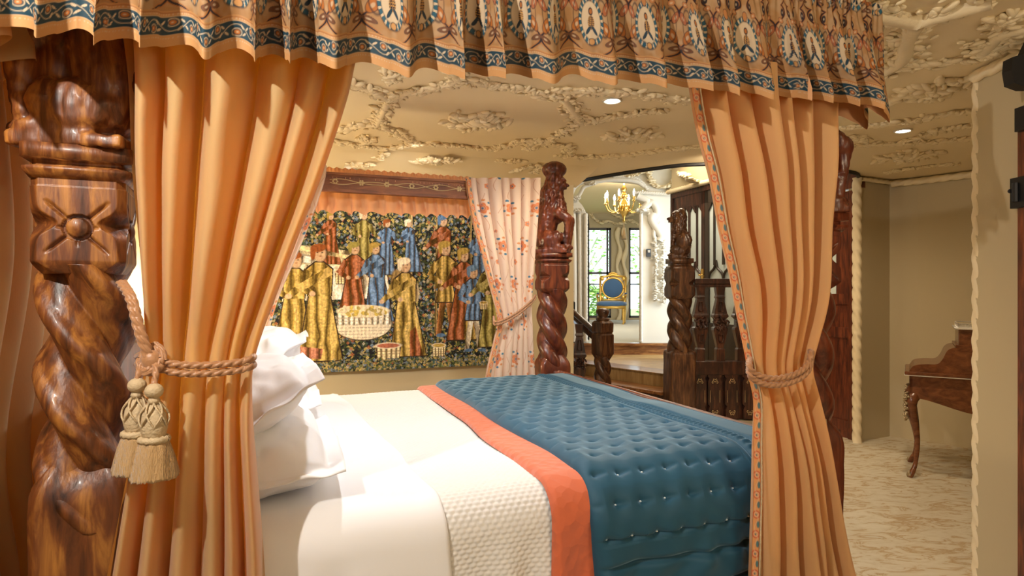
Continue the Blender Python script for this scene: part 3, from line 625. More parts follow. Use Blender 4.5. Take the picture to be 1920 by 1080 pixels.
def base_mb(z0, z1, h, ns=30, nz=60, shoulder=.10, rough=.004):
    V = []
    for z in np.linspace(z0, z1, nz):
        e = np.clip((z-(z1-shoulder))/shoulder, 0, 1); 
        for k in range(4):
            for x in np.linspace(-1, 1, ns, endpoint=False):
                hh = h; X, Y = x*hh, -hh; c = .14+.2*e
                m = abs(X)+abs(Y); lim = (2-c)*hh
                if m > lim: X *= lim/m; Y *= lim/m
                sh = 1-.75*max(0, e-.25*abs(x)**1.5*1.0)**2.2 if e > 0 else 1
                X *= sh; Y *= sh
                a = k*math.pi/2; V.append((X*math.cos(a)-Y*math.sin(a), X*math.sin(a)+Y*math.cos(a), z))
    V = np.array(V); nn = fbm(V[:, 0]*9+3, V[:, 1]*9, V[:, 2]*5, 4); V[:, :2] *= (1+rough/h*nn)[:, None]
    n = 4*ns; mb = MB(); mb.add(V, gridfaces(nz, n, cu=True).tolist()+[tuple(range(n))[::-1], tuple((nz-1)*n+i for i in range(n))]); return mb
def merge(*ms):
    o = MB()
    for m in ms:
        for v in [np.concatenate(m.v)]: o.add(v, m.f)
    return o
def place(mb, xy, rz):
    v = np.concatenate(mb.v); v = rz2(v, rz); v[:, 0] += xy[0]; v[:, 1] += xy[1]; mb.v = [v]; return mb
def carved_post(parent, name, xy, rz, m, zb0, zb1, zt1, zk1, za, r, h, kind, lrz, lsc=1.06, phase=0, deep=.46, pitch=.5, knots=.03, label=None, shoulder=.10, star=True, capk=1.0, fill=False):
    "base zb0..zb1, twist ..zt1, block ..zk1, cap ..za, lion on top"
    b = merge(base_mb(zb0, zb1+.03, h*1.02, shoulder=shoulder), twist_mb(zb1-shoulder-.03, zt1+.02, r, pitch, phase=phase, deep=deep, knots=knots))
    p = place(b, xy, rz).obj(name, m, parent)
    place(block_mb(zt1, zk1, h*.98, star), xy, rz).obj('carved_block', m, p)
    mb = MB(); t = za-zk1
    frusta(mb, [(zk1-.004, h*.98, h*.98), (zk1+.18*t, h*1.10*capk, h*1.10*capk), (zk1+.28*t, h*1.10*capk, h*1.10*capk), (zk1+.36*t, h*.93*capk, h*.93*capk), (zk1+.52*t, h*.93*capk, h*.93*capk), (zk1+.56*t, h*1.13*capk, h*1.13*capk), (za, h*1.13*capk, h*1.13*capk)], (0, 0, 0), ch=.12)
    place(mb, xy, rz).obj('cap', m, p)
    L = lion_mb(kind, lsc, fill=fill); v = np.concatenate(L.v); v[:, 2] += za; L.v = [v]
    place(L, xy, lrz).obj('lion_carving', m, p)
    if label: p['label'] = label
    return p
bed = thing('four_poster_bed', 'carved wooden four poster bed with twisted posts topped by seated lions', 'bed', B(.65, 2.7, 0), rz=TH)
NH = B(-.412, 1.66); NF = B(1.732, 1.66); FF = PD(1035, 0, 4.13); FH = B(-.42, 3.76)
carved_post(bed, 'bedpost', NH, TH+.05, M['post_wood'], 0, 1.0, 1.437, 1.645, 1.714, .098, .090, 'crown', math.pi+.15, 1.0, phase=1.2, deep=.68, pitch=.56, knots=.04, fill=True, label='near head post with deep open twist and lion above')
carved_post(bed, 'bedpost', NF, TH, M['foot_wood'], 0, .93, 1.405, 1.608, 1.668, .105, .10, 'crown', TH-.3, 1.04, phase=.4, label='near foot post half hidden by the curtain')
carved_post(bed, 'bedpost', FF, TH-.15, M['foot_wood'], 0, .95, 1.39, 1.588, 1.65, .102, .100, 'crown', -.25, 1.02, phase=2.4, star=False, label='far foot post with seated crowned lion')
carved_post(bed, 'bedpost', FH, TH, M['foot_wood'], 0, .95, 1.39, 1.588, 1.65, .105, .10, 'crown', math.pi, 1.02, phase=1.4)
def ub(mb, u0, u1, v0, v1, z0, z1):
    v = [B(u, v, z) for u in (u0, u1) for v in (v0, v1) for z in (z0, z1)]
    mb.add(v, [(0, 1, 3, 2), (4, 6, 7, 5), (0, 4, 5, 1), (2, 3, 7, 6), (0, 2, 6, 4), (1, 5, 7, 3)]); return mb
mb = ub(MB(), 1.68, 1.735, 1.76, 3.62, .2, .80); mb.obj('footboard', M['foot_wood'], bed, smooth=False, bevel=.01)
mb = MB(); a = B(1.735, 1.74, .845); b = B(1.735, 3.66, .845)
for r, o_, dz in ((.030, 0, 0), (.016, -.030, .012), (.014, .032, .005), (.022, 0, -.03)): sweep(mb, [a+B(o_, 0, dz), (a+b)/2+B(o_, 0, dz), b+B(o_, 0, dz)], r, 12)
mb.obj('footboard_rail', M['foot_wood'], bed)
mb = ub(MB(), -.47, -.41, 1.76, 3.62, .2, 1.25); mb.obj('headboard', M['foot_wood'], bed, smooth=False, bevel=.01)
mb = MB()
for v in (1.70, 3.68): ub(MB(), -.4, 1.7, v-.025, v+.025, .25, .45).obj('side_rail', M['foot_wood'], bed, smooth=False)
mb = ub(MB(), -.38, 1.66, 1.74, 3.60, .30, .52); dv = mb.obj('divan_base', mat('ivory_base_cloth', (.6, .55, .45), .9), bed, smooth=False)
mt = MB(); ub(mt, -.36, 1.655, 1.66, 3.58, .525, .80); mo = mt.obj('mattress', mat('white_ticking', (.8, .8, .8), .8), smooth=False, bevel=.05); tagp(mo, 'thick white mattress lying on the four poster bed under the covers', 'mattress')
# ---------------------------------------------------------------- bed covers
def drape(name, u0, u1, thick, zt, m, nu, nv, hang0, hang1, disp=None, vn=1.60, vf=3.63, rn=.10, edge=.03, uedge=(1, 1), label=None, cat=None, parent=None, ushift=None):
    "cloth laid across the bed; s runs from the near hem up, over and down the far side"
    s1 = hang0; arc_ = rn*math.pi/2; s2 = s1+arc_; s3 = s2+(vf-vn-2*rn); s4 = s3+arc_; s5 = s4+hang1
    s = np.linspace(0, s5, nv); U = np.linspace(u0, u1, nu); P = np.zeros((nv, nu, 3)); N = np.zeros((nv, nu, 3))
    vv = np.zeros(nv); zz = np.zeros(nv); nvv = np.zeros(nv); nz = np.zeros(nv)
    for i, q in enumerate(s):
        if q < s1: vv[i] = vn; zz[i] = zt-rn-(s1-q); nvv[i] = -1
        elif q < s2: a = (q-s1)/rn; vv[i] = vn+rn-rn*math.cos(a); zz[i] = zt-rn+rn*math.sin(a); nvv[i] = -math.cos(a); nz[i] = math.sin(a)
        elif q < s3: vv[i] = vn+rn+(q-s2); zz[i] = zt; nz[i] = 1
        elif q < s4: a = (q-s3)/rn; vv[i] = vf-rn+rn*math.sin(a); zz[i] = zt-rn+rn*math.cos(a); nvv[i] = math.sin(a); nz[i] = math.cos(a)
        else: vv[i] = vf; zz[i] = zt-rn-(q-s4); nvv[i] = 1
    UU, SS = np.meshgrid(U, s)
    eu = np.minimum(np.where(uedge[0], (UU-u0), 9), np.where(uedge[1], (u1-UU), 9)); es = np.minimum(SS, s5-SS)
    e = np.clip(np.minimum(eu, es)/edge, 0, 1); T = thick*np.sqrt(1-(1-e)**2)
    if disp is not None: T = T + disp(UU, SS, s1, s2, s3)*e
    UUs = UU + (ushift(UU, SS, s1, s2, s3) if ushift else 0)
    vvv = vv[:, None]+nvv[:, None]*T; zzz = zz[:, None]+nz[:, None]*T
    P[..., 0] = UUs*CT - vvv*ST; P[..., 1] = UUs*ST + vvv*CT; P[..., 2] = zzz
    o = fastgrid(name, P, m, parent)
    if label: tagp(o, label, cat)
    return o
def soft(U, S, s1, s2, s3, a=.006, k=1.0):
    hang = np.clip((s1-S)/.25, 0, 1)
    w1 = a*fbm(U*3, S*2, 1, 2)*1.2
    return w1 + hang*k*.018*np.sin(U*26+2*np.sin(U*9)+1.2*vnoise(U*4, S*2)) 
def sheet_d(U, S, s1, s2, s3):
    d = soft(U, S, s1, s2, s3, .004)
    wr = .004*np.maximum(0, 1-np.abs(np.mod(U*9+.8*vnoise(U*3, S*1.5)*2, 1)-.5)*6)*np.clip(vnoise(U*5, S*2.2, 5)+.3, 0, 1)
    return d+wr
drape('bed_sheet', -.36, .42, .012, .815, M['sheet'], 160, 420, .62, .2, lambda U, S, a, b, c: sheet_d(U, S, a, b, c)-.001, vn=1.62, vf=3.61, uedge=(0, 1), edge=.012, label='smooth white turned back sheet across the head half of the bed', cat='sheet',
      ushift=lambda U, S, s1, s2, s3: (U+.36)/.78*(.05*np.clip((s1+.1-S)/.6, -0, 1) - .10*np.clip((S-s2)/1.8, 0, 1)+.012*vnoise(S*4, 0*S)))
def cov_d(U, S, s1, s2, s3):
    d = soft(U, S, s1, s2, s3, .004)
    return d + .0035*(np.abs(np.sin(U*math.pi/.022+ (np.floor(S/.014) % 2)*math.pi/2))*np.abs(np.sin(S*math.pi/.014)))
drape('waffle_coverlet', .18, 1.66, .004, .812, M['coverlet'], 560, 900, .66, .2, cov_d, vn=1.63, vf=3.605, uedge=(1, 0), edge=.01, label='ivory woven waffle coverlet between the white sheet and the orange throw', cat='coverlet')
drape('orange_throw', .73, 1.66, .016, .824, M['orange_throw'], 260, 420, .66, .2, lambda U, S, a, b, c: soft(U, S, a, b, c, .004), vn=1.61, vf=3.615, uedge=(1, 0), edge=.02, label='coral orange embossed throw showing as a band beside the blue quilt', cat='throw',
      ushift=lambda U, S, s1, s2, s3: .015*vnoise(S*3, 0*S)+.03*np.clip((S-s2)/1.8, 0, 1))
TU = []
def quilt_d(U, S, s1, s2, s3):
    d = .014*vnoise(U*5, S*4, 2)*.5
    rowS = S-s1
    ins = (rowS > .08) & (U < 1.50) & (U > .86)
    # tufts on a diamond net over the top
    pu, ps = .086, .085
    i0 = np.round((S-s1)/ps); off = (np.mod(i0, 2))*.5
    uu = (U-.9)/pu-off; du = (uu-np.round(uu))*pu; ds = (S-s1)-i0*ps
    rr = np.sqrt(du**2+ds**2); tuft = -.008*np.exp(-(rr/.010)**2)-.007*np.exp(-(rr/.028)**2)
    fold = -.006*np.exp(-(ds/.007)**2)*np.exp(-(np.abs(du-.012)/.024)**2)+.004*vnoise(U*16, S*9, 4)
    d = d+np.where((rowS > -.02) & (U < 1.47), tuft+fold, 0)+np.where(rowS > 0, .008, 0)
    # stitched channels near the foot, the near hang and the hem
    for uc in (1.50, 1.56, 1.69): d = d-.012*np.exp(-((U-uc)/.009)**2)*(S > s1-.08)
    for sc in (s1-.085, s1-.185, .10, .04): d = d-.016*np.exp(-((S-sc)/.010)**2)
    hang = np.clip((s1-S)/.12, 0, 1)
    d = d+hang*(.012*np.sin(U*44+4*vnoise(U*6, S*5))*np.abs(np.sin(np.clip((s1-S), 0, 1)*18))+.014*np.sin(U*15+1.5))
    d = d+.004*np.sin(S*240)*np.exp(-((U-1.53)/.02)**2)
    return d
qo = drape('blue_quilt', .86, 1.735, .030, .842, M['quilt'], 420, 900, .64, .22, quilt_d, vn=1.585, vf=3.635, rn=.17, uedge=(1, 1), edge=.045, label='blue velvet tufted quilt folded across the foot of the bed', cat='quilt',
      ushift=lambda U, S, s1, s2, s3: .015*np.sin(S*7)*np.clip(1.3-U, 0, 1)+.04*np.clip((s1-S)/.6, 0, 1))
mb = MB(); s1 = .64; rn = .17
for i in range(0, 23):
    for k in range(7):
        u = .9+(k+(.5 if i % 2 else 0))*.086
        if u > 1.48: continue
        q = s1+i*.085; s2 = s1+rn*math.pi/2
        if q < s2: a = (q-s1)/rn; v = 1.585+rn-(rn+.014)*math.cos(a); z = .842-rn+(rn+.014)*math.sin(a)
        else: v = 1.585+rn+(q-s2); z = .842+.016
        c = B(u+.015*math.sin(q*7)*max(0, 1.3-u), v, z); ell(mb, c, (.0045, .0035, .003))
st = mb.obj('tuft_stitches', M['stitch'], qo); st['kind'] = 'stuff'
# pillows
def pillow(name, label, c, L, W, T, R, seed, flange=.05, n=70, group=None):
    X, Y = np.meshgrid(np.linspace(-1, 1, n), np.linspace(-1, 1, n)); fx, fy = 1-2*flange/L, 1-2*flange/W
    x = np.clip(X/fx, -1, 1); y = np.clip(Y/fy, -1, 1); prof = (np.clip(1-np.abs(x)**2.6, 0, 1)*np.clip(1-np.abs(y)**2.6, 0, 1))**.42
    rim = np.clip((np.maximum(np.abs(X)/fx, np.abs(Y)/fy)-1)*12, 0, 1)
    top = T*prof; wr = .020*fbm(X*2.6+seed, Y*2.6, seed, 3)*np.clip(prof*2, 0, 1)+.012*vnoise(X*5+seed, Y*5, 2)*rim
    px = X*L/2*(1-.04*Y**2); py = Y*W/2*(1-.06*X**2)
    A = np.stack([px, py, top*.62+wr+.004], -1); Bt = np.stack([px, py, -top*.38+wr*.6-.001], -1)
    A = A.reshape(-1, 3); Bt = Bt.reshape(-1, 3); m_ = MB(); f = gridfaces(n, n).tolist()
    b_ = [i for i in range(n)]+[i*n+n-1 for i in range(1, n)]+[(n-1)*n+i for i in range(n-2, -1, -1)]+[i*n for i in range(n-2, 0, -1)]
    m_.add(np.vstack([A, Bt]), f+[tuple(q+n*n for q in r[::-1]) for r in f]+[(b_[i], b_[i]+n*n, b_[(i+1) % len(b_)]+n*n, b_[(i+1) % len(b_)]) for i in range(len(b_))])
    v = np.concatenate(m_.v) @ np.array(R).T; v = rz2(v, TH)+np.asarray(c); m_.v = [v]
    o = m_.obj(name, M['sheet']); tagp(o, label, 'pillow', group); return o
# local frame: x along bed length, y across
def RR(tilt, yaw=0, roll=0): return rotm('Z', yaw) @ rotm('Y', -tilt) @ rotm('X', roll)
pillow('pillow', 'lowest white flanged pillow at the near side, flat on the sheet', B(-.10, 2.06, .90), .56, .80, .20, RR(.05), 1)
pillow('pillow', 'white flanged pillow leaning on top of the near stack', B(-.13, 2.10, 1.02), .56, .78, .18, RR(.55, .05), 2)
pillow('pillow', 'lowest white pillow at the far side beneath the plump one', B(-.10, 3.05, .90), .56, .80, .19, RR(.05), 3)
pillow('pillow', 'plump white pillow leaning highest at the far side before the tapestry', B(-.12, 3.04, 1.04), .58, .80, .22, RR(.55, -.05), 4)
# ---------------------------------------------------------------- curtains, pelmets, cords
def painted_grid(P, ST_):  pass
def curtain_pts(L, R, v, ny, nx, folds, amp, seed, tie=None, side=1, ytop=None, ybot=None):
    "L, R: edge outlines as (pixel y -> pixel x) seen on the plane v"
    rg = np.random.default_rng(seed)
    ys = np.linspace(ytop, ybot, ny); lx = smoothlerp(L, ys); rx = smoothlerp(R, ys)
    s = np.linspace(0, 1, nx); wdt = np.cumsum(rg.uniform(.6, 1.4, folds)); wdt = np.concatenate([[0], wdt])/wdt[-1]
    ph = np.interp(s, wdt, np.arange(folds+1))*2*math.pi; am = np.interp(s, np.linspace(0, 1, folds), rg.uniform(.55, 1.2, folds))
    P = np.zeros((ny, nx, 3)); UZ = np.zeros((ny, nx, 2))
    for i, y in enumerate(ys):
        (ua, za), (ub_, zb) = uz(lx[i], y, v), uz(rx[i], y, v)
        W_ = ub_-ua; z = za*(1-s)+zb*s
        if tie is not None: e = 1-math.exp(-((y-tie)/110)**2)
        else: e = 1
        A = amp*(.35+.65*e)*am
        drift = .6*np.sin(i/ny*3+s*5)
        f = np.sin(ph+drift); f = np.sign(f)*np.abs(f)**.8
        fx = np.cos(ph+drift)*.35*W_/folds/2
        uu = ua+W_*s+fx*np.sin(s*math.pi)**.3; vv = v+A*f*side+.012*fbm(s*6+0*ys[i], z*2.5, seed, 2)
        P[i, :, 0] = uu*CT-vv*ST; P[i, :, 1] = uu*ST+vv*CT; P[i, :, 2] = z
    return P
def cord(mb, pts, r=.008, pitch=.02, n=None):
    p = spline(pts, 200); L = np.linalg.norm(np.diff(p, axis=0), axis=1).sum(); p = spline(pts, max(30, int(L/.0022)))
    sweep(mb, p, r, 14, lobes=3, depth=.5, twist=2*math.pi/(3*pitch)); return mb
def tassel(parent, top, L=.19, r=.045):
    mb = MB(); ell(mb, top+[0, 0, -.012], (.018, .018, .016), hi=True); ell(mb, top+[0, 0, -.032], (.012, .012, .010))
    lathe(mb, [(.010, -.04), (.022, -.06), (.026, -.085), (.022, -.105), (.016, -.115)], top, 20); h = mb.obj('tassel_head', M['tassel_pale'], parent)
    mb = MB()
    for k in range(6):
        for sg in (-1, 1):
            q = [top+[math.cos(k*1.047+sg*t*1.5)*(.011+.017*math.sin(t*math.pi)), math.sin(k*1.047+sg*t*1.5)*(.011+.017*math.sin(t*math.pi)), -.036-.07*t] for t in np.linspace(0, 1, 12)]; sweep(mb, q, .0022, 5)
    sweep(mb, [top+[.024*math.cos(a), .024*math.sin(a), -.112] for a in np.linspace(0, 2*math.pi, 40)], .008, 8, lobes=2, depth=.4, twist=300)
    mb.obj('net_and_ring', M['tassel_pale'], h)
    ns = 160; nz = 24; V = []
    rg = np.random.default_rng(int(top[2]*1000)); jag = rg.uniform(-.004, .004, ns)
    for i in range(nz):
        t = i/(nz-1)
        for j in range(ns):
            a = j/ns*2*math.pi; rr = (.024+(r-.024)*t**.7)*(1+.045*(j % 2)*(1-.2*t)+.03*math.sin(a*9+t*2)); V.append(top+[rr*math.cos(a), rr*math.sin(a), -.115-(L-.115+.0)*t+jag[j]*t])
    mb = MB(); mb.add(V, gridfaces(nz, ns, cu=True).tolist()+[tuple((nz-1)*ns+i for i in range(ns))]); mb.obj('tassel_skirt', M['tassel'], parent)
# printed pattern: colour as a function of cloth metres
def cs(*c): return np.array(c, float)
def mixc(a, b, k): k = np.clip(k, 0, 1)[..., None]; return a*(1-k)+b*k
def sm(d, w=.0012): return np.clip(.5-d/w/2, 0, 1)
NAVY = cs(.003, .038, .065); CREAM = cs(.66, .50, .32); TAN = cs(.33, .17, .065); OR = cs(.45, .14, .02); DK = cs(.012, .008, .016); STEEL = cs(.01, .10, .15); BROWN = cs(.16, .06, .025)
def vine(c, x, y, h, per=.085):
    "scroll on a dark band centred on y=0, half height h"
    k = 2*math.pi/per; yy = .62*h*np.sin(k*x); sl = np.sqrt(1+(.55*h*k*np.cos(k*x))**2)
    c = mixc(c, CREAM, sm(np.abs(y-yy)/sl-.0009, .001))
    for q in (0, 1):
        xx = np.mod(x-per*(.25+.5*q), per)-per/2+0; sg = 1 if q == 0 else -1
        # curls, leaves, flowers
        xm = np.mod(x-per*(.25+.5*q)+per/2, per)-per/2
        r = np.hypot(xm-.001, y+sg*.38*h); c = mixc(c, CREAM, sm(np.abs(r-.0085)-.001, .001)*(xm > -.007)); c = mixc(c, OR*1.3, sm(r-.0052, .001)); c = mixc(c, CREAM, sm(r-.0018, .001))
        for dx, dy, an in ((.016, .1, .7), (-.017, .0, -.8), (.011, -.75, 2.2)):
            X = xm-dx; Y = y+sg*(.38*h+dy*h); ca, sa = math.cos(an*sg), math.sin(an*sg); c = mixc(c, CREAM, sm(np.hypot((X*ca+Y*sa)/1.0, (-X*sa+Y*ca)*2.8)-.0062, .001))
    return c
def print_cloth(x, t):
    "x along, t height above hem"
    c = np.zeros(x.shape+(3,))+TAN*1.25
    per = .15
    # ogee lattice of the field
    ty = t-.075; row = np.floor(ty/.21); xo = np.mod(x+(row % 2)*per/2, per)-per/2; y = np.mod(ty, .21)-.085
    c = mixc(c, cs(.50, .33, .18), np.clip(.5+fbm(x*40, t*40, 1, 2), 0, 1)*.7)
    la = np.abs(np.abs(xo)-per*.5*(.62+.38*np.cos(t*2*math.pi/.105)))
    c = mixc(c, DK, sm(la-.004-.003*(t > .19))); c = mixc(c, OR, sm(np.abs(la-.006)-.0018)*.8)
    # tulips, side scrolls
    for sx in (-1, 1):
        for (ax, ay, rx, ry, an, cc_) in ((.052, -.02, .012, .022, .5*sx, OR), (.060, .035, .010, .02, -.5*sx, cs(.42, .13, .05)), (.045, .075, .014, .008, .4*sx, cs(.50, .2, .07)), (.060, -.055, .018, .007, .35*sx, BROWN), (.034, .10, .008, .012, 0, DK)):
            X = xo-sx*ax; Y = y-ay; ca, sa = math.cos(an), math.sin(an); e = np.hypot((X*ca+Y*sa)/rx, (-X*sa+Y*ca)/ry)-1
            c = mixc(c, cc_, sm(e, .12)); c = mixc(c, DK, sm(np.abs(e)-.07, .08)*.8); c = mixc(c, CREAM, sm(e+.65, .1)*.7)
        e = np.abs(np.hypot((xo-sx*.044)/.018, (y-.01)/.05)-1); c = mixc(c, DK, sm(e-.05, .08))
    # medallion
    e = np.hypot(xo/.034, y/.052)-1
    c = mixc(c, DK, sm(e-.33, .06)); seg = np.mod(np.arctan2(y/.05, xo/.034)*10/math.pi, 1) > .35
    c = mixc(c, np.where(seg[..., None], STEEL, CREAM), sm(e-.28, .05)); c = mixc(c, DK, sm(e-.04, .05)); c = mixc(c, CREAM, sm(e, .05))
    # fruit with leaves
    f = np.hypot(xo/.011, (y+.006)/.019)-1; chk = (np.mod((xo+y)/.005, 1) > .5) ^ (np.mod((xo-y)/.005, 1) > .5)
    c = mixc(c, np.where(chk[..., None], cs(.55, .28, .07), DK*1.5), sm(f, .08))
    fr = np.hypot(xo/.007, (y-.024)/.010)-1; c = mixc(c, DK, sm(fr-.1, .1)); c = mixc(c, OR, sm(fr+.3, .1))
    for sx in (-1, 1):
        X = xo-sx*.010; Y = y+.028; an = sx*.6; ca, sa = math.cos(an), math.sin(an); c = mixc(c, NAVY, sm(np.hypot((X*ca+Y*sa)/.0048, (-X*sa+Y*ca)/.015)-1, .1))
    r = np.hypot(xo, y+.058); c = mixc(c, DK, sm(r-.010)); c = mixc(c, cs(.6, .3, .1), sm(r-.008)); 
    X2 = np.hypot(xo/.010, (y-.068)/.014)-1; c = mixc(c, DK, sm(X2-.15, .1)); c = mixc(c, cs(.5, .2, .06), sm(X2, .1))
    # border bands
    c = mixc(c, cs(.58, .29, .10), sm(t-.074)); c = mixc(c, cs(.34, .12, .05), sm(np.abs(t-.0695)-.001)); c = mixc(c, CREAM, sm(np.abs(t-.066)-.001)*(np.mod(x, .006) > .003))
    inb = sm(np.abs(t-.042)-.0185); b = vine(np.zeros(x.shape+(3,))+NAVY+cs(.004, .012, .012), x, t-.042, .018)
    c = c*(1-inb[..., None])+b*inb[..., None]
    c = mixc(c, CREAM*.9, sm(np.abs(np.abs(t-.042)-.0195)-.0008)); c = mixc(c, cs(.66, .34, .13), sm(t-.022)); c = mixc(c, CREAM, sm(np.abs(t-.017)-.001)*(np.mod(x, .006) > .003))
    return c*.72
# near pelmet valance
def valance(name, u0, u1, v, ztop, zhem, m, parent, full, seed, nx, nz, amp, painter, per=.085, head=.07, ret=0, ret0=0):
    L = (u1-u0)+ret; S = np.linspace(0, L, nx); rg = np.random.default_rng(seed)
    nf = int(L/per); kn = np.cumsum(rg.uniform(.55, 1.5, nf)); kn = np.concatenate([[0], kn])/kn[-1]*L; ph = np.interp(S, kn, np.arange(nf+1))*2*math.pi
    am = np.interp(S, np.linspace(0, L, nf), rg.uniform(.5, 1.3, nf)); ph2 = S/.022*2*math.pi+2*vnoise(S*30, 0)
    cloth = np.concatenate([[0], np.cumsum(np.hypot(np.diff(S), np.diff(amp*am*np.sin(ph))))])
    T = np.linspace(0, 1, nz); P = np.zeros((nz, nx, 3)); XC = np.zeros((nz, nx)); TC = np.zeros((nz, nx))
    zh = zhem(u0+np.minimum(S, u1-u0))
    for i, t in enumerate(T):                                   # t=0 hem, 1 top
        H = ztop-zh; z = zh+H*t; d = np.clip((ztop-z-head*.5)/(H-head), 0, 1)
        small = .0045*np.sin(ph2)*np.exp(-d*5); f = np.sin(ph+.5*np.sin(S*7)*d)
        off = amp*am*(np.sign(f)*np.abs(f)**.75)*d**1.1 + small + .035*d
        shift = .17*per*np.cos(ph)*d*am*.6
        s2 = S+shift; on = np.minimum(s2, u1-u0); back = np.maximum(s2-(u1-u0), 0)
        k = np.clip((s2-(u1-u0)+.05)/.1, 0, 1); k = k*k*(3-2*k) if ret else 0*k
        uu = u0+on+off*k; vv = v-off*(1-k)+back
        P[i, :, 0] = uu*CT-vv*ST; P[i, :, 1] = uu*ST+vv*CT; P[i, :, 2] = z-.014*(f*d)*amp/.03+.004*np.sin(ph2*.5)*(t > .97)
        XC[i] = cloth*1.05; TC[i] = H*t
    return fastgrid(name, P, m, parent, painter(XC, TC) if painter else None)
pelm = thing('bed_pelmet', 'gathered printed pelmet with navy vine border along the near side of the bed', 'pelmet', B(.5, 1.45, 2.32), rz=TH)
HV = 1.42
hem = lambda u: np.interp(u, [-.75, -.2, .3, .9, 1.85], [1.885, 1.885, 1.90, 1.95, 1.985])
valance('valance', -.85, 1.83, HV, 2.325, hem, M['print'], pelm, 1.6, 5, 3400, 230, .058, print_cloth, per=.115, ret=.22)
mb = MB(); ub(mb, -.85, 1.80, 1.50, 1.52, 2.12, 2.30); ub(mb, -.85, 1.82, 1.43, 1.66, 2.30, 2.315); ub(mb, 1.80, 1.82, 1.43, 1.66, 2.15, 2.3); mb.obj('pelmet_board', M['foot_wood'], pelm, smooth=False)
mb = MB(); sweep(mb, [B(-.85, 1.62, 2.27), B(.5, 1.62, 2.27), B(1.80, 1.62, 2.27)], .012, 10); mb.obj('curtain_rail', M['brass'], pelm)
# far pelmet: painted board inside, peach lining behind it
fp = thing('bed_pelmet', 'painted wooden pelmet board with peach frill along the far side of the bed', 'pelmet', B(.7, 3.70, 2.05), rz=TH)
u0, zt0 = uz(608, 322, 3.66); u1, zt1_ = uz(878, 339, 3.66); zb_ = uz(700, 361, 3.66)[1]
mb = MB(); ub(mb, u0-.02, u1+.45, 3.66, 3.685, zb_, zt0); ub(mb, u0-.03, u1+.45, 3.65, 3.69, zb_-.008, zb_+.008); ub(mb, u0-.03, u1+.45, 3.65, 3.69, zt0-.014, zt0); bd = mb.obj('pelmet_board', M['board_wood'], fp, smooth=False)
mb = MB(); zc_ = (zb_+zt0)/2
uc = np.linspace(u0+.03, u1-.02, 200)
for ph_, am_ in ((0, .018), (math.pi, .018)): sweep(mb, [B(q, 3.657, zc_+am_*math.sin((q-u0)*16+ph_)*(.4+.6*math.cos((q-u0)*5)**2)) for q in uc], .0022, 5)
for q in np.linspace(u0+.06, u1-.06, 6):
    for a in range(6): ell(mb, B(q+.012*math.cos(a*1.05), 3.657, zc_+.012*math.sin(a*1.05)), (.006, .002, .006))
mb.obj('painted_scrollwork', M['inlay'], bd)
valance('frill', u0-.05, u1+.12, 3.76, zt0-.02, lambda u: np.interp(u, [u0, u1], [uz(590, 397, 3.74)[1], uz(882, 408, 3.74)[1]]), M['lining'], fp, 1.5, 8, 1100, 60, .030, None, per=.078)
def floral(x, y):
    c = np.zeros(x.shape+(3,))+cs(.86, .66, .50)
    def fl(c, X, Y, s, big):
        r = np.hypot(X, Y); a = np.arctan2(Y, X)
        e = r/(s*(.72+.28*np.abs(np.cos(a*2.5))))-1; c = mixc(c, cs(.80, .25, .08), sm(e, .1)); c = mixc(c, cs(.85, .5, .28), sm(r/s-.55, .1)); c = mixc(c, cs(.55, .08, .03), sm(np.abs(r/s-.42)-.06, .06)); c = mixc(c, cs(.06, .16, .28), sm(r/s-.22, .1))
        if big:
            for k in range(9):
                an = k*.7; c = mixc(c, cs(.05, .2, .33) if k % 2 else cs(.75, .3, .1), sm(np.hypot((X-s*1.45*math.cos(an))/(s*.32), (Y-s*1.45*math.sin(an))/(s*.18))-1, .15))
        return c
    for per, s, big, ox, oy, st_ in ((.24, .036, True, 0, 0, .5), (.24, .018, False, .08, .10, .5), (.17, .010, False, .05, .03, .5)):
        row = np.floor((y+oy)/per); X = np.mod(x+ox+row*st_*per, per)-per/2; Y = np.mod(y+oy, per)-per/2; c = fl(c, X, Y, s, big)
    k = np.abs(x-np.round(x/.12)*.12-.022*np.sin(y*30+np.round(x/.12)*2)); c = mixc(c, cs(.55, .25, .12), sm(k-.0013)*(np.mod(y*7+x*3, 1) > .35))
    return c
def border_print(x, y):
    c = np.zeros(x.shape+(3,))+cs(.72, .33, .12); X = np.mod(y, .07)-.035
    r = np.hypot(x*1.0, X); c = mixc(c, cs(.62, .12, .05), sm(np.abs(r-.012)-.003)); c = mixc(c, CREAM, sm(np.abs(r-.0085)-.001)); c = mixc(c, cs(.04, .15, .2), sm(r-.004))
    X3 = np.mod(y+.035, .07)-.035; c = mixc(c, cs(.04, .18, .2), sm(np.hypot((x-.008)/.006, X3/.012)-1, .2)); c = mixc(c, CREAM, sm(np.abs(x+.006*np.sin(y*90))-.001))
    return c
def cloth_coords(P):
    dx = np.linalg.norm(np.diff(P, axis=1), axis=2).mean(0); dy = np.linalg.norm(np.diff(P, axis=0), axis=2).mean(1)
    return np.meshgrid(np.concatenate([[0], np.cumsum(dx)]), np.concatenate([[0], np.cumsum(dy)])[::-1])
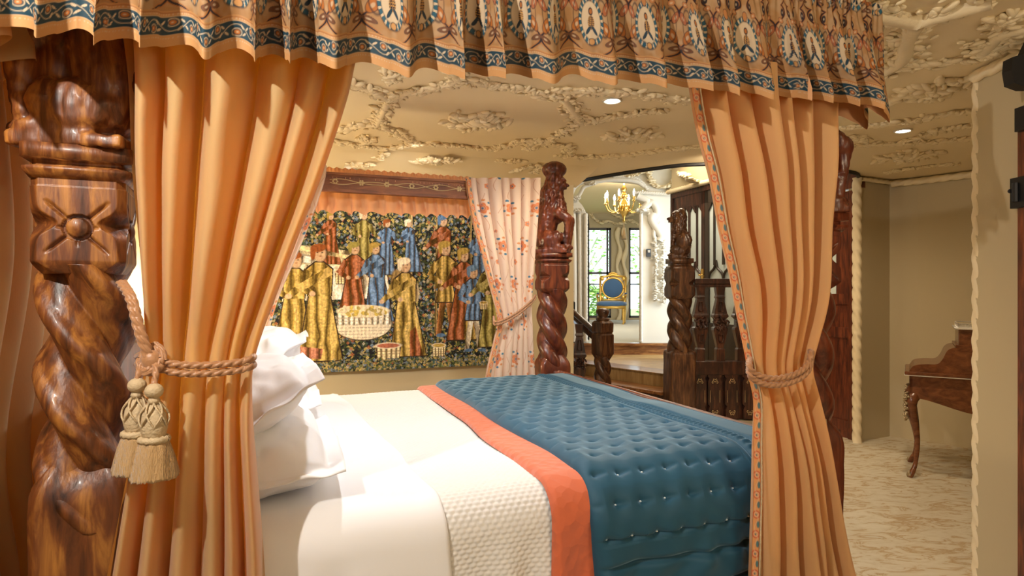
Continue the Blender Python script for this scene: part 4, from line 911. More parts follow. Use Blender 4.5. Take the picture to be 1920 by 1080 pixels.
# near head curtain
VC = 1.55
Lh = [(60, 228), (150, 236), (300, 240), (420, 250), (560, 262), (650, 268), (690, 268), (730, 262), (800, 250), (900, 232), (1000, 214), (1100, 196), (1200, 180)]
Rh = [(60, 690), (120, 664), (200, 645), (330, 602), (450, 556), (560, 515), (640, 486), (690, 474), (730, 472), (800, 474), (900, 482), (1000, 490), (1100, 496), (1200, 503)]
ch_ = thing('bed_curtain', 'tall golden peach curtain tied back beside the near head post', 'curtain', onv(370, 1075, VC))
P = curtain_pts(Lh, Rh, VC, 300, 420, 6, .078, 3, tie=690, ytop=40, ybot=1180); fastgrid('panel', P, M['peach'], ch_)
def tie(name, label, v, pix, r, knot=None, hook=None, tassels=(), group=None, front=.07):
    t = thing(name, label, 'tieback', onv(*pix[0], v)); mb = MB(); n = len(pix); pts = []
    for i, (x, y) in enumerate(pix):
        k = math.sin(math.pi*i/(n-1)); vv = v-front*(.25+.75*k**.6)+ (.09 if i in (0, n-1) else 0); pts.append(onv(x, y, vv))
    for dz in (-1.05*r, 1.05*r): cord(mb, [np.array(p)+[0, 0, dz] for p in pts], r)
    if knot is not None:
        kc = onv(*knot, v-front*.9)
        for k in range(5): 
            a = k*.65; q = [kc+np.array([.026*math.cos(t_)*math.cos(a), .02*math.sin(t_)*.7, .026*math.sin(t_)+.008*math.sin(a)]) for t_ in np.linspace(0, 6.0, 14)]; cord(mb, q, r*.8)
        ell(mb, kc, (.022, .02, .024))
    if hook is not None:
        for e in (-.6, .6):
            hk = [onv(x+e*6, y, vv) for x, y, vv in hook]; cord(mb, hk, r)
    rope = mb.obj('cord', M['rope'], t)
    for tx, ty, tv, ky in tassels:
        tp = onv(tx, ty, tv); mb = MB(); kc = onv(*knot, v-front*.9) if knot else onv(tx, ky, tv); cord(mb, [kc, kc*.5+tp*.5+np.array([(tp-kc)[0]*.3, 0, 0.01]), tp], r*.8); hg = mb.obj('tassel', M['rope'], t)
        tassel(hg, tp)
    return t
tie('curtain_tieback', 'bronze twisted cord with two long tassels round the near head curtain', VC, [(258, 676), (272, 672), (300, 684), (340, 692), (400, 692), (450, 686), (474, 678), (470, 672)], .0085, knot=(284, 676), hook=[(228, 530, 1.56), (246, 560, 1.50), (262, 620, 1.48), (280, 672, 1.48)],
    tassels=[(257, 712, 1.475, 0), (289, 722, 1.45, 0)])
# near foot curtain
Lf = [(120, 1290), (170, 1296), (240, 1312), (330, 1338), (430, 1358), (520, 1380), (600, 1395), (660, 1404), (705, 1410), (760, 1420), (850, 1420), (950, 1418), (1080, 1416), (1200, 1414)]
Rf = [(120, 1560), (200, 1556), (330, 1552), (450, 1546), (560, 1536), (640, 1524), (690, 1518), (740, 1528), (850, 1548), (950, 1565), (1080, 1592), (1200, 1612)]
VF = 1.47
cf = thing('bed_curtain', 'peach curtain with printed leading edge hiding the near foot post', 'curtain', onv(1500, 1078, VF))
P = curtain_pts(Lf, Rf, VF, 300, 420, 6, .058, 21, tie=705, ytop=130, ybot=1190); pn = fastgrid('panel', P, M['peach_right'], cf)
E = P[:, 0]; wv = np.linspace(-.004, .022, 26); Q = np.zeros((300, 26, 3))
for j, q in enumerate(wv): Q[:, j] = E + B(-.004+.55*q, -.010-.9*q*.5, 0)
Q2 = np.stack([np.stack([np.interp(np.linspace(0, 1, 900), np.linspace(0, 1, 300), Q[:, j, k]) for k in range(3)], -1) for j in range(26)], 1)
X, Y = np.meshgrid(wv-.009, np.linspace(0, 2.0, 900)); fastgrid('printed_border', Q2, M['border'], cf, border_print(X, Y))
mb = MB(); sweep(mb, Q[::2, -1]+B(.002, -.004, 0), .003, 6, lobes=2, depth=.5, twist=400); mb.obj('braid_edge', M['tassel_pale'], cf)
tie('curtain_tieback', 'twisted peach cord round the near foot curtain with a tassel behind', VF, [(1412, 668), (1404, 690), (1418, 708), (1450, 716), (1490, 708), (1514, 690), (1520, 668), (1516, 660)], .0095, front=.065)
t = bpy.data.objects['curtain_tieback.001']; tp = onv(1530, 690, 1.62); mb = MB(); cord(mb, [onv(1518, 662, 1.58), onv(1524, 672, 1.62), tp], .007); hg = mb.obj('tassel', M['rope'], t); tassel(hg, tp, L=.22, r=.035)
# head end drape at the far left
dr = thing('bed_drape', 'shadowed golden drape hanging behind the near head post at the far left', 'drape', B(-.62, 1.9, 1.2))
ny, nx = 200, 260; P = np.zeros((ny, nx, 3))
for i, z in enumerate(np.linspace(2.3, .05, ny)):
    s = np.linspace(0, 1, nx); nar = 1-.25*math.exp(-((z-1.0)/.35)**2); v = 1.45+.80*nar*s; u = -.62+.035*np.sin(s*6*2*math.pi+.5*z)+.02*fbm(s*5, z*2, 4, 2)
    P[i, :, 0] = u*CT-v*ST; P[i, :, 1] = u*ST+v*CT; P[i, :, 2] = z
fastgrid('panel', P, M['peach'], dr)
mb = MB(); 
P = np.zeros((50, 200, 3))
for i, t_ in enumerate(np.linspace(0, 1, 50)):
    s = np.linspace(0, 1, 200); v = 1.44+.9*s; u = -.53+.04*t_*np.sin(s*44); z = 2.3-.42*t_+.02*np.sin(s*44)*t_
    P[i, :, 0] = u*CT-v*ST; P[i, :, 1] = u*ST+v*CT; P[i, :, 2] = z
fastgrid('swag', P, M['peach'], dr)
# far side curtains
Lr = [(335, 873), (360, 876), (420, 888), (500, 908), (560, 924), (600, 932), (640, 925), (700, 912), (760, 908)]
Rr_ = [(335, 1012), (400, 1008), (480, 1002), (570, 996), (620, 998), (700, 1004), (760, 1006)]
cr = thing('bed_curtain', 'cream floral curtain drawn back at the far foot post, right of the tapestry', 'curtain', onv(950, 700, 3.66))
P = curtain_pts(Lr, Rr_, 3.62, 420, 500, 7, .030, 33, tie=600, ytop=334, ybot=850); X, Y = cloth_coords(P); fastgrid('panel', P, M['floral'], cr, floral(X, Y))
E = P[:, 0]; Q = np.stack([E+B(.5*q, -.03-.2*q, 0) for q in np.linspace(0, .045, 20)], 1); X, Y = np.meshgrid(np.linspace(-.02, .02, 20), np.linspace(0, 1.6, 420)); fastgrid('printed_border', Q, M['border'], cr, border_print(X*.7, Y))
tie('curtain_tieback', 'pink cord holding the floral curtain to the far foot post', 3.62, [(926, 596), (928, 606), (945, 602), (970, 588), (992, 570), (1004, 556)], .008, front=.06)
Ll = [(312, 560), (335, 552), (450, 520), (560, 488), (640, 462), (700, 452), (760, 440)]
Rl = [(312, 612), (340, 608), (400, 588), (480, 556), (560, 522), (640, 500), (700, 492), (760, 488)]
cl = thing('bed_curtain', 'sliver of cream floral curtain left of the tapestry behind the golden curtain', 'curtain', onv(540, 700, 3.66))
P = curtain_pts(Ll, Rl, 3.62, 300, 260, 4, .025, 35, tie=640, ytop=312, ybot=850); X, Y = cloth_coords(P); fastgrid('panel', P, M['floral'], cl, floral(X, Y))
mb = MB()
for a, b in ((uz(873, 338, 3.62)[0], uz(1012, 338, 3.62)[0]),):
    pass
valance('heading', u0-.02, u1+.02, 3.70, zt0+.035, lambda u: zt0-.03+0*u, M['lining'], fp, 1.3, 9, 700, 12, .006, None, per=.02, head=.02)
# ---------------------------------------------------------------- tapestry (a plain woven country scene)
TV = 4.955
ul, zt = uz(500, 388, TV)[0], uz(600, 380, TV)[1]; ur, zbm = uz(935, 690, TV)[0], uz(575, 700, TV)[1]
TW, TH_ = ur-ul, zt-zbm
nx, ny = 800, 560
X, Y = np.meshgrid(np.linspace(0, TW, nx), np.linspace(0, TH_, ny))
rg = np.random.default_rng(5)
c = np.zeros((ny, nx, 3))+cs(.018, .018, .022); n1 = fbm(X*70, Y*70, 1, 2); c = mixc(c, cs(.06, .07, .025), np.clip(n1*1.5, 0, 1)*.8)
def stamp(c, x0, y0, rx, ry, an, colr, w_=.12, h=None, lift=0):
    R = max(rx, ry)*1.3; i0, i1 = int(max(0, (y0-R)/TH_*(ny-1))), int(min(ny, (y0+R)/TH_*(ny-1)+2)); j0, j1 = int(max(0, (x0-R)/TW*(nx-1))), int(min(nx, (x0+R)/TW*(nx-1)+2))
    if i0 >= i1 or j0 >= j1: return
    xx = X[i0:i1, j0:j1]-x0; yy = Y[i0:i1, j0:j1]-y0; ca, sa = math.cos(an), math.sin(an); e = np.hypot((xx*ca+yy*sa)/rx, (-xx*sa+yy*ca)/ry)-1
    k = sm(e, w_); c[i0:i1, j0:j1] = mixc(c[i0:i1, j0:j1], np.asarray(colr, float), k); HT[i0:i1, j0:j1] = np.maximum(HT[i0:i1, j0:j1], lift*k)
HT = np.zeros((ny, nx))
pal = [(.16, .17, .05), (.09, .11, .04), (.28, .22, .08), (.06, .10, .09), (.40, .30, .10), (.13, .16, .19), (.05, .07, .03), (.33, .28, .16)]
for k in range(6500):
    x0, y0 = rg.uniform(0, TW), rg.uniform(0, TH_); s = rg.uniform(.007, .018); stamp(c, x0, y0, s, s*.42, rg.uniform(0, 3.14), pal[rg.integers(8)], .25)
for k in range(1500):
    x0, y0 = rg.uniform(0, TW), rg.uniform(0, TH_); s = rg.uniform(.006, .011); cl_ = [(.55, .42, .12), (.20, .26, .36), (.48, .42, .30), (.35, .12, .05)][rg.integers(4)]
    for q in range(4): stamp(c, x0+s*.8*math.cos(q*1.57), y0+s*.8*math.sin(q*1.57), s*.55, s*.55, 0, cl_, .3)
def pg(pts, colr, folds=0, seed=0, fcol=(.16, .09, .02), lift=.006):
    pts = np.array(pts, float); x0, y0 = pts.min(0)-.01; x1, y1 = pts.max(0)+.01
    i0, i1 = int(max(0, y0/TH_*(ny-1))), int(min(ny, y1/TH_*(ny-1)+2)); j0, j1 = int(max(0, x0/TW*(nx-1))), int(min(nx, x1/TW*(nx-1)+2))
    if i0 >= i1 or j0 >= j1: return
    xx, yy = X[i0:i1, j0:j1], Y[i0:i1, j0:j1]; ins = np.zeros(xx.shape, bool); m = len(pts)
    for a in range(m):
        (xa, ya), (xb, yb) = pts[a], pts[(a+1) % m]
        if ya == yb: continue
        ins ^= ((ya > yy) != (yb > yy)) & (xx < (xb-xa)*(yy-ya)/(yb-ya)+xa)
    col_ = np.zeros(xx.shape+(3,))+np.asarray(colr)
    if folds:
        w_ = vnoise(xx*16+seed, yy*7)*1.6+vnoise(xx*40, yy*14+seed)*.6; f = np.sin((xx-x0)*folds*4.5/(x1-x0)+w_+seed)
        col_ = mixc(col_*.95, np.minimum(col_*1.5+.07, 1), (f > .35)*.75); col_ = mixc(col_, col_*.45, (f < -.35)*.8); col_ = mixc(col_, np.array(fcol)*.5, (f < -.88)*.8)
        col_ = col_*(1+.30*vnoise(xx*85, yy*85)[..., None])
    k = ins.astype(float); c[i0:i1, j0:j1] = mixc(c[i0:i1, j0:j1], col_, k); HT[i0:i1, j0:j1] = np.maximum(HT[i0:i1, j0:j1], lift*k)
GOLD = (.44, .30, .07); RUST = (.30, .09, .025); BLUE = (.11, .20, .36); WHT = (.80, .70, .52); SK = (.62, .42, .26); OUT = (.05, .03, .02); OL = (.32, .27, .07)
def person_woven(x, y, h, dress, hat, lean=0, arm=1, under=None, legs=False, skin=SK, seed=0):
    "feet at x, y; h = full height"
    def p(a, b): return (x+a*h+lean*b*h, y+b*h)
    if legs:
        for s in (-1, 1):
            pg([p(.03*s-.03, .40), p(.03*s+.04, .40), p(.08*s+.03, .02), p(.08*s-.025, .02)], under or RUST, 1, seed); stamp(c, *p(.08*s+.03, .02), .05*h, .02*h, 0, BLUE)
        pg([p(-.11, .36), p(.12, .36), p(.07, .60), p(-.07, .60)], OUT); pg([p(-.10, .37), p(.11, .37), p(.065, .60), p(-.065, .60)], dress, 5, seed)
    else:
        pg([p(-.19, -.01), p(.20, -.01), p(.09, .60), p(-.09, .60)], OUT); pg([p(-.18, 0), p(.19, 0), p(.08, .60), p(-.08, .60)], dress, 6, seed)
        if under: pg([p(.02, 0), p(.16, 0), p(.09, .30), p(.03, .25)], under, 3, seed)
    pg([p(-.105, .56), p(.105, .56), p(.115, .80), p(.04, .86), p(-.04, .86), p(-.115, .80)], OUT); pg([p(-.095, .56), p(.095, .56), p(.105, .79), p(.035, .85), p(-.035, .85), p(-.105, .79)], dress, 3, seed+1)
    for s, (ex, ey), (hx, hy) in ((-1, (-.17, .64), (-.06, .58)), (1, (.18*arm, .62), (.25*arm, .56))):
        sx = .09*s
        for (a, b), (a2, b2), wd in (((sx, .78), (ex, ey), .038), ((ex, ey), (hx, hy), .030)):
            d = np.array([a2-a, b2-b]); d = d/np.hypot(*d); nn = np.array([-d[1], d[0]])*wd
            pg([p(a+nn[0], b+nn[1]), p(a2+nn[0]*.8, b2+nn[1]*.8), p(a2-nn[0]*.8, b2-nn[1]*.8), p(a-nn[0], b-nn[1])], np.array(dress)*.85, 2, seed)
        stamp(c, *p(hx, hy), .026*h, .022*h, 0, skin)
    stamp(c, *p(0, .93), .062*h, .078*h, 0, OUT); stamp(c, *p(.002, .925), .052*h, .068*h, 0, skin, lift=.008)
    for s in (-.018, .022): stamp(c, *p(s, .935), .008*h, .005*h, 0, OUT, .5)
    stamp(c, *p(.006, .905), .012*h, .004*h, 0, RUST, .5)
    stamp(c, *p(-.012, .975), .068*h, .036*h, .15, hat); stamp(c, *p(-.055, .93), .022*h, .06*h, 0, hat)
def basket_woven(x, y, w_, h, fill=GOLD):
    pg([(x-w_*.42, y), (x+w_*.42, y), (x+w_*.5, y+h), (x-w_*.5, y+h)], OUT); pg([(x-w_*.40, y+.004), (x+w_*.40, y+.004), (x+w_*.48, y+h), (x-w_*.48, y+h)], (.62, .50, .28), 8, 2)
    for k in range(1, 5): pg([(x-w_*.46, y+h*k/5), (x+w_*.46, y+h*k/5), (x+w_*.46, y+h*k/5+.003), (x-w_*.46, y+h*k/5+.003)], (.22, .14, .06))
    stamp(c, x, y+h, w_*.5, h*.22, 0, WHT); stamp(c, x, y+h, w_*.43, h*.16, 0, fill)
sx = TW/1.9; sy = TH_/1.25
def T(a, b): return a*TW, b*TH_
for a, wd in ((.585, .016), (.70, .010), (.86, .010), (.94, .009)):
    x0, _ = T(a, 0); pg([(x0-wd, .2*TH_), (x0+wd, .2*TH_), (x0+wd*.7+.01, TH_*.98), (x0-wd*.7+.01, TH_*.98)], (.38, .27, .10), 2, 1)
# counter of pale boards and vessels
pg([T(.08, .63), T(.44, .60), T(.46, .70), T(.06, .76)], (.70, .60, .38), 3, 2); pg([T(.06, .42), T(.50, .44), T(.48, .62), T(.06, .64)], WHT, 9, 1)
for a in (.16, .26, .35): pg([T(a-.035, .645), T(a+.03, .635), T(a+.02, .69), T(a-.045, .70)], (.34, .30, .24)); pg([T(a-.03, .65), T(a+.02, .64), T(a+.012, .68), T(a-.04, .69)], (.75, .70, .60), 3)
for a, b, h, d, ht, l, am in ((.08, .66, .34, (.50, .46, .36), BLUE, 0, 1), (.25, .66, .38, RUST, GOLD, .0, -1), (.475, .60, .42, BLUE, RUST, .05, 1), (.60, .62, .40, BLUE, WHT, -.1, -1)):
    person_woven(*T(a, b-.02), h*TH_*.80, d, ht, l, am, seed=int(a*90))
pg([T(.05, .735), T(.45, .64), T(.45, .66), T(.05, .765)], (.60, .48, .25), 2)
# barrel
x0, y0 = T(.535, .53)
for k in range(9): stamp(c, x0+k*.012, y0-k*.006, .06, .11, .25, (.50, .34, .13) if k % 2 else (.20, .12, .05))
stamp(c, x0+.11, y0-.055, .055, .105, .25, (.66, .52, .30)); stamp(c, x0+.11, y0-.055, .044, .090, .25, (.30, .20, .10)); 
for k in (-1, 0, 1): stamp(c, x0+.11+k*.02, y0-.055, .004, .08, .25, (.50, .36, .18))
person_woven(*T(.38, .60), .36*TH_, OL, WHT, .03, 1, seed=44)
person_woven(*T(.735, .48), .50*TH_*.95, RUST, BLUE, 0, -1, under=GOLD, legs=True, seed=3)
person_woven(*T(.90, .46), .44*TH_, BLUE, (.2, .3, .45), .03, -1, seed=9)
# white wicker vat with figures
x0, y0 = T(.385, .20)
basket_woven(*T(.30, .52), .13, .10, RUST)
person_woven(*T(.335, .27), .50*TH_, RUST, OL, .04, 1, seed=5); person_woven(*T(.45, .30), .47*TH_, BLUE, GOLD, -.05, -1, seed=6)
stamp(c, x0, y0+.10, .225, .125, 0, OUT, .03); stamp(c, x0, y0+.10, .218, .118, 0, WHT, .03, lift=.01); pg([(x0-.218, y0+.10), (x0+.218, y0+.10), (x0+.20, y0+.205), (x0-.20, y0+.205)], WHT, 14, 2)
for k in range(7):
    yy = y0+.0+k*.026; hw = .215*math.sqrt(max(.05, 1-((yy-y0-.10)/.12)**2)) if yy < y0+.1 else .21
    for j in range(14): pg([(x0-hw+hw*2*j/14, yy), (x0-hw+hw*2*(j+.8)/14, yy), (x0-hw+hw*2*(j+.8)/14, yy+.004), (x0-hw+hw*2*j/14, yy+.004)], (.45, .36, .24))
stamp(c, x0, y0+.21, .205, .05, 0, (.80, .68, .45), .05)
for k in range(46): stamp(c, x0+rg.uniform(-.17, .17), y0+.21+rg.uniform(-.032, .032), .017, .013, rg.uniform(0, 3), [(.60, .45, .10), (.42, .32, .10), (.72, .62, .42)][k % 3])
person_woven(*T(.095, .10), .60*TH_, GOLD, RUST, .04, 1, seed=11); person_woven(*T(.205, .07), .68*TH_, GOLD, RUST, .0, -1, seed=12)
pg([T(.06, .10), T(.21, .08), T(.22, .14), T(.07, .17)], (.40, .15, .08), 6)
person_woven(*T(.575, .08), .60*TH_, GOLD, WHT, -.03, -1, under=RUST, seed=13)
basket_woven(*T(.49, .06), .21, .115, (.42, .14, .08))
person_woven(*T(.745, .19), .60*TH_, GOLD, GOLD, .0, 1, under=(.40, .17, .05), legs=True, seed=14)
person_woven(*T(.825, .17), .58*TH_, RUST, GOLD, .02, -1, under=GOLD, seed=15)
person_woven(*T(.875, .09), .55*TH_, BLUE, (.15, .25, .4), .0, 1, under=WHT, legs=True, seed=16)
person_woven(*T(.975, .12), .60*TH_, OL, RUST, -.02, -1, seed=17)
basket_woven(*T(.715, .07), .12, .09); basket_woven(*T(.925, .36), .075, .06)
for k in range(700):
    x0, y0 = rg.uniform(0, TW), rg.uniform(0, .07*TH_); s = rg.uniform(.008, .016); stamp(c, x0, y0, s, s*.45, rg.uniform(0, 3.14), pal[rg.integers(8)], .25)
c *= (1+.10*np.sin(Y*900)[..., None])*(1+.16*fbm(X*90, Y*90, 3, 2)[..., None]); c = np.clip(c*1.1, 0, 1)
edge_wave = .006*np.sin(X*9)
P = np.zeros((ny, nx, 3)); uu = ul+X; zz = zbm+Y+0*X; vv = TV-.004-HT-.0012*np.sin(X*2500)-.002*n1+.004*np.sin(X*5)*(1-Y/TH_)
P[..., 0] = uu*CT-vv*ST; P[..., 1] = uu*ST+vv*CT; P[..., 2] = zz
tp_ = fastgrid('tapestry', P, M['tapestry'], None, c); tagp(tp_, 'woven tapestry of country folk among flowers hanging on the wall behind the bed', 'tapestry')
# ---------------------------------------------------------------- downlights
for i, (x, y) in enumerate(((.556, 3.39), (2.58, 4.03))):
    t = thing('ceiling_downlight', ['recessed downlight in the ceiling above the middle of the bed', 'recessed downlight in the ceiling of the desk alcove'][i], 'downlight', (x, y, CEIL), 'recessed ceiling downlights')
    mb = MB(); a = np.linspace(0, 2*math.pi, 40); sweep(mb, [(x+.048*math.cos(q), y+.048*math.sin(q), CEIL-.004) for q in a], .008, 8); mb.obj('trim_ring', M['chrome'], t)
    mb = MB(); lathe(mb, [(.0, .012), (.03, .006), (.036, -.004), (.02, -.010), (.0, -.011)], (x, y, CEIL-.002), 20); mb.obj('bulb', M['bulb'], t)
    lx = bpy.data.objects['spot_seen' if i == 0 else 'spot_alcove']; lx.location = (x, y, CEIL-.03)
pdl = ceil_pt(657, 314); mb = MB(); lathe(mb, [(.045, -.02), (.05, -.03), (.05, 0), (.04, .02)], pdl, 20); o = mb.obj('smoke_detector', M['white_plaster']); tagp(o, 'small round white fitting on the ceiling over the painted pelmet', 'smoke detector')
# ---------------------------------------------------------------- stairs and balustrade
sn = np.array([-.78, -.62]); a0 = np.array(PLAT[0]); a1 = np.array(PLAT[1])
st_d = (a1-a0)/np.linalg.norm(a1-a0); sn = np.array([st_d[1], -st_d[0]]); 
if sn[1] > 0: sn = -sn
sn = -sn if sn[0] > 0 else sn
t = thing('stair_steps', 'dark wooden steps climbing to the golden landing behind the bed', 'steps', (*((a0+a1)/2+sn*.3), 0))
for k, z in ((0, .44), (1, .285), (2, .13)):
    mb = MB(); f0 = a0+sn*.30*k; f1 = a1+sn*.30*k; b0 = f0-sn*.33; b1 = f1-sn*.33
    q = np.array([(*f0, z-.035), (*f1, z-.035), (*b1, z-.035), (*b0, z-.035), (*f0, z+.004), (*f1, z+.004), (*b1, z+.004), (*b0, z+.004)]); mb.add(q, [(3, 2, 1, 0), (4, 5, 6, 7), (0, 1, 5, 4), (1, 2, 6, 5), (2, 3, 7, 6), (3, 0, 4, 7)]); mb.obj('tread', M['step_wood'], t, smooth=False, bevel=.008)
    mb = MB(); f0 = f0-sn*.03; f1 = f1-sn*.03
    q = np.array([(*f0, max(0, z-.155)), (*f1, max(0, z-.155)), (*b1, max(0, z-.155)), (*b0, max(0, z-.155)), (*f0, z-.035), (*f1, z-.035), (*b1, z-.035), (*b0, z-.035)]); mb.add(q, [(3, 2, 1, 0), (4, 5, 6, 7), (0, 1, 5, 4), (1, 2, 6, 5), (2, 3, 7, 6), (3, 0, 4, 7)]); mb.obj('riser', M['dark_wood'], t, smooth=False)
BD = 6.6
nw = thing('newel_post', 'tall dark newel post with twisted shaft and maned lion holding a shield', 'newel post', PD(1275, 0, BD)*[1, 1, 0])
carved_post(nw, 'post', PD(1274, 0, BD), .1, M['newel_wood'], 0, .75, 1.31, 1.63, 1.745, .130, .135, 'shield', math.pi-.35, .95, phase=.3, deep=.46, pitch=.62, shoulder=.06, star=False, capk=.78)
nl = thing('newel_post', 'short turned newel with acorn top at the foot of the stair rail', 'newel post', PD(1130, 0, 7.2)*[1, 1, 0])
xy = PD(1130, 0, 7.2)*[1, 1, 0]
mb = MB(); frusta(mb, [(.60, .07, .07), (.66, .10, .10), (.72, .10, .10), (.88, .10, .10), (.90, .085, .085), (.92, .095, .095), (1.02, .098, .098), (1.05, .07, .07)], (0, 0, 0), ch=.15); place(mb, xy, .5).obj('shaft', M['newel_wood'], nl, smooth=False)
mb = MB(); frusta(mb, [(0, .085, .085), (.22, .085, .085), (.25, .07, .07)], (0, 0, 0), ch=.15); place(mb, xy, .5).obj('foot_block', M['newel_wood'], nl, smooth=False)
place(twist_mb(.22, .64, .10, .5, phase=1, knots=.02), xy, 0).obj('twist', M['newel_wood'], nl)
mb = MB(); lathe(mb, [(.06, 1.04), (.085, 1.06), (.08, 1.075), (.05, 1.085), (.07, 1.11), (.082, 1.15), (.075, 1.175), (.04, 1.19)], xy, 24); mb.obj('acorn_finial', M['newel_wood'], nl)
hr = thing('stair_handrail', 'dark polished handrail sloping down to the short newel', 'handrail', xy)
mb = MB(); p0 = PD(1128, 640, 7.15); p1 = PD(1040, 562, 8.0); bar(mb, p0, p1, .08, .09); sweep(mb, [p0+[0, 0, .05], p1+[0, 0, .05]], .045, 14, flat=.7); mb.obj('rail', M['dark_wood'], hr, smooth=True)
def baluster(name_parent, x, y, z0, z1, rz=0, sc=1.0, m='dark_wood'):
    H = z1-z0; b = MB()
    frusta(b, [(0, .045, .04), (.16*H, .045, .04), (.18*H, .034, .034), (.20*H, .036, .034), (.42*H, .075, .045), (.45*H, .075, .045), (.47*H, .050, .04)], (0, 0, 0))
    frusta(b, [(.56*H, .05, .04), (.60*H, .082, .05), (.62*H, .08, .05), (.64*H, .07, .045), (.84*H, .036, .035), (.86*H, .048, .04), (.89*H, .038, .036), (H, .050, .04)], (0, 0, 0))
    frusta(b, [(.455*H, .055, .04), (.57*H, .055, .04)], (0, 0, 0)); 
    bb = place(b, (x, y), rz); v = np.concatenate(bb.v); v[:, 2] += z0; bb.v = [v]
    o = bb.obj('baluster', M[m], name_parent, smooth=False, bevel=.006)
    mb = MB()
    for zf_, h_ in ((.26, .10), (.70, .10)):
        for s in (1,):
            q = np.array([[-.018, -.055, zf_*H-.0], [.018, -.055, zf_*H], [.024, -.055, (zf_+h_)*H], [-.024, -.055, (zf_+h_)*H]]) if zf_ < .5 else np.array([[-.026, -.055, zf_*H-.02], [.026, -.055, zf_*H-.02], [.014, -.052, (zf_+h_)*H], [-.014, -.052, (zf_+h_)*H]])
            for a in range(4): sweep(mb, [q[a], q[(a+1) % 4]], .006, 5)
    rgb = np.random.default_rng(int(x*100))
    for k in range(34):
        a = rgb.uniform(0, 6.28); rr = rgb.uniform(.02, .075); ell(mb, (rr*math.cos(a)*1.15, -.045-.02*rgb.uniform(0, 1), .51*H+rr*math.sin(a)*.95), (.028, .014, .010), rotm('Y', rgb.uniform(0, 3.1)))
    place(mb, (x, y), rz); v = np.concatenate(mb.v); v[:, 2] += z0; mb.v = [v]; mb.obj('carved_leaves', M[m], o); return o
bl = thing('landing_balustrade', 'dark carved balustrade with inlaid panels between the lion newel and the curtain', 'balustrade', PD(1400, 0, BD)*[1, 1, 0])
xr = 3.02
mb = MB(); zr = 1.50; bar(mb, (PD(1300, 0, BD)[0], BD, zr), (xr, BD, zr), .09, .06); bar(mb, (PD(1300, 0, BD)[0], BD, zr-.045), (xr, BD, zr-.045), .06, .04); mb.obj('top_rail', M['dark_wood'], bl, smooth=False, bevel=.012)
mb = MB(); bar(mb, (PD(1296, 0, BD)[0], BD, .57), (xr, BD, .57), .10, .15); mb.obj('bottom_rail', M['dark_wood'], bl, smooth=False, bevel=.01)
for px in (1312, 1349, 1388, 1427, 1466): 
    baluster(bl, PD(px, 0, BD)[0], BD, .64, 1.44)
for px in (1310, 1338, 1370, 1403, 1436, 1468):
    x = PD(px, 0, BD)[0]; mb = MB(); frusta(mb, [(0, .065, .03), (.10, .065, .03), (.14, .050, .03), (.16, .072, .03), (.40, .072, .03), (.44, .055, .03), (.46, .075, .03), (.50, .075, .03)], (x, BD-.01, .02)); pa = mb.obj('lower_panel', M['dark_wood'], bl, smooth=False, bevel=.006)
    mb = MB()
    for zc_, sg in ((.42, 1), (.10, -1)):
        mb = MB()
        for s in (-1, 1):
            sweep(mb, spline([(x, BD-.048, zc_), (x+s*.02, BD-.048, zc_+sg*.012), (x+s*.032, BD-.048, zc_-sg*.004), (x+s*.024, BD-.048, zc_-sg*.014), (x+s*.016, BD-.048, zc_-sg*.006)], 16), .003, 5)
            sweep(mb, spline([(x+s*.022, BD-.048, zc_+sg*.01), (x+s*.014, BD-.048, zc_+sg*.035), (x, BD-.048, zc_+sg*.02)], 10), .0025, 5)
        mb.obj('gilt_scroll', M['inlay'], pa)
    for s in (-1, 1):
        mb = MB(); sweep(mb, [(x+s*.052, BD-.046, .20), (x+s*.052, BD-.046, .33)], .002, 4); mb.obj('gilt_line', M['inlay'], pa)
mb = MB(); bar(mb, (PD(1290, 0, BD)[0], BD+.04, .26), (xr, BD+.04, .26), .03, .50); mb.obj('backing_board', M['dark_wood'], bl, smooth=False)
sb = thing('stair_baluster', 'dark carved stair baluster between the far foot post and short newel', 'baluster', PD(1086, 0, 7.3)*[1, 1, 0]); xb = PD(1086, 0, 7.3); baluster(sb, xb[0], xb[1], .05, 1.0)
mb = MB(); xb = PD(1066, 0, 8.0); frusta(mb, [(0, .06, .06), (1.0, .06, .06), (1.02, .08, .08), (1.25, .08, .08), (1.27, .05, .05)], (xb[0], xb[1], 0), ch=.1); fr_ = thing('newel_post', 'black newel with ball top half hidden behind the far foot post', 'newel post', xb*[1, 1, 0]); mb.obj('shaft', M['black_metal'], fr_, smooth=False)
mb = MB(); lathe(mb, [(.03, 1.26), (.05, 1.28), (.03, 1.31), (.06, 1.35), (.07, 1.39), (.05, 1.43), (.02, 1.45)], xb*[1, 1, 0], 18); mb.obj('ball_finial', M['black_metal'], fr_)
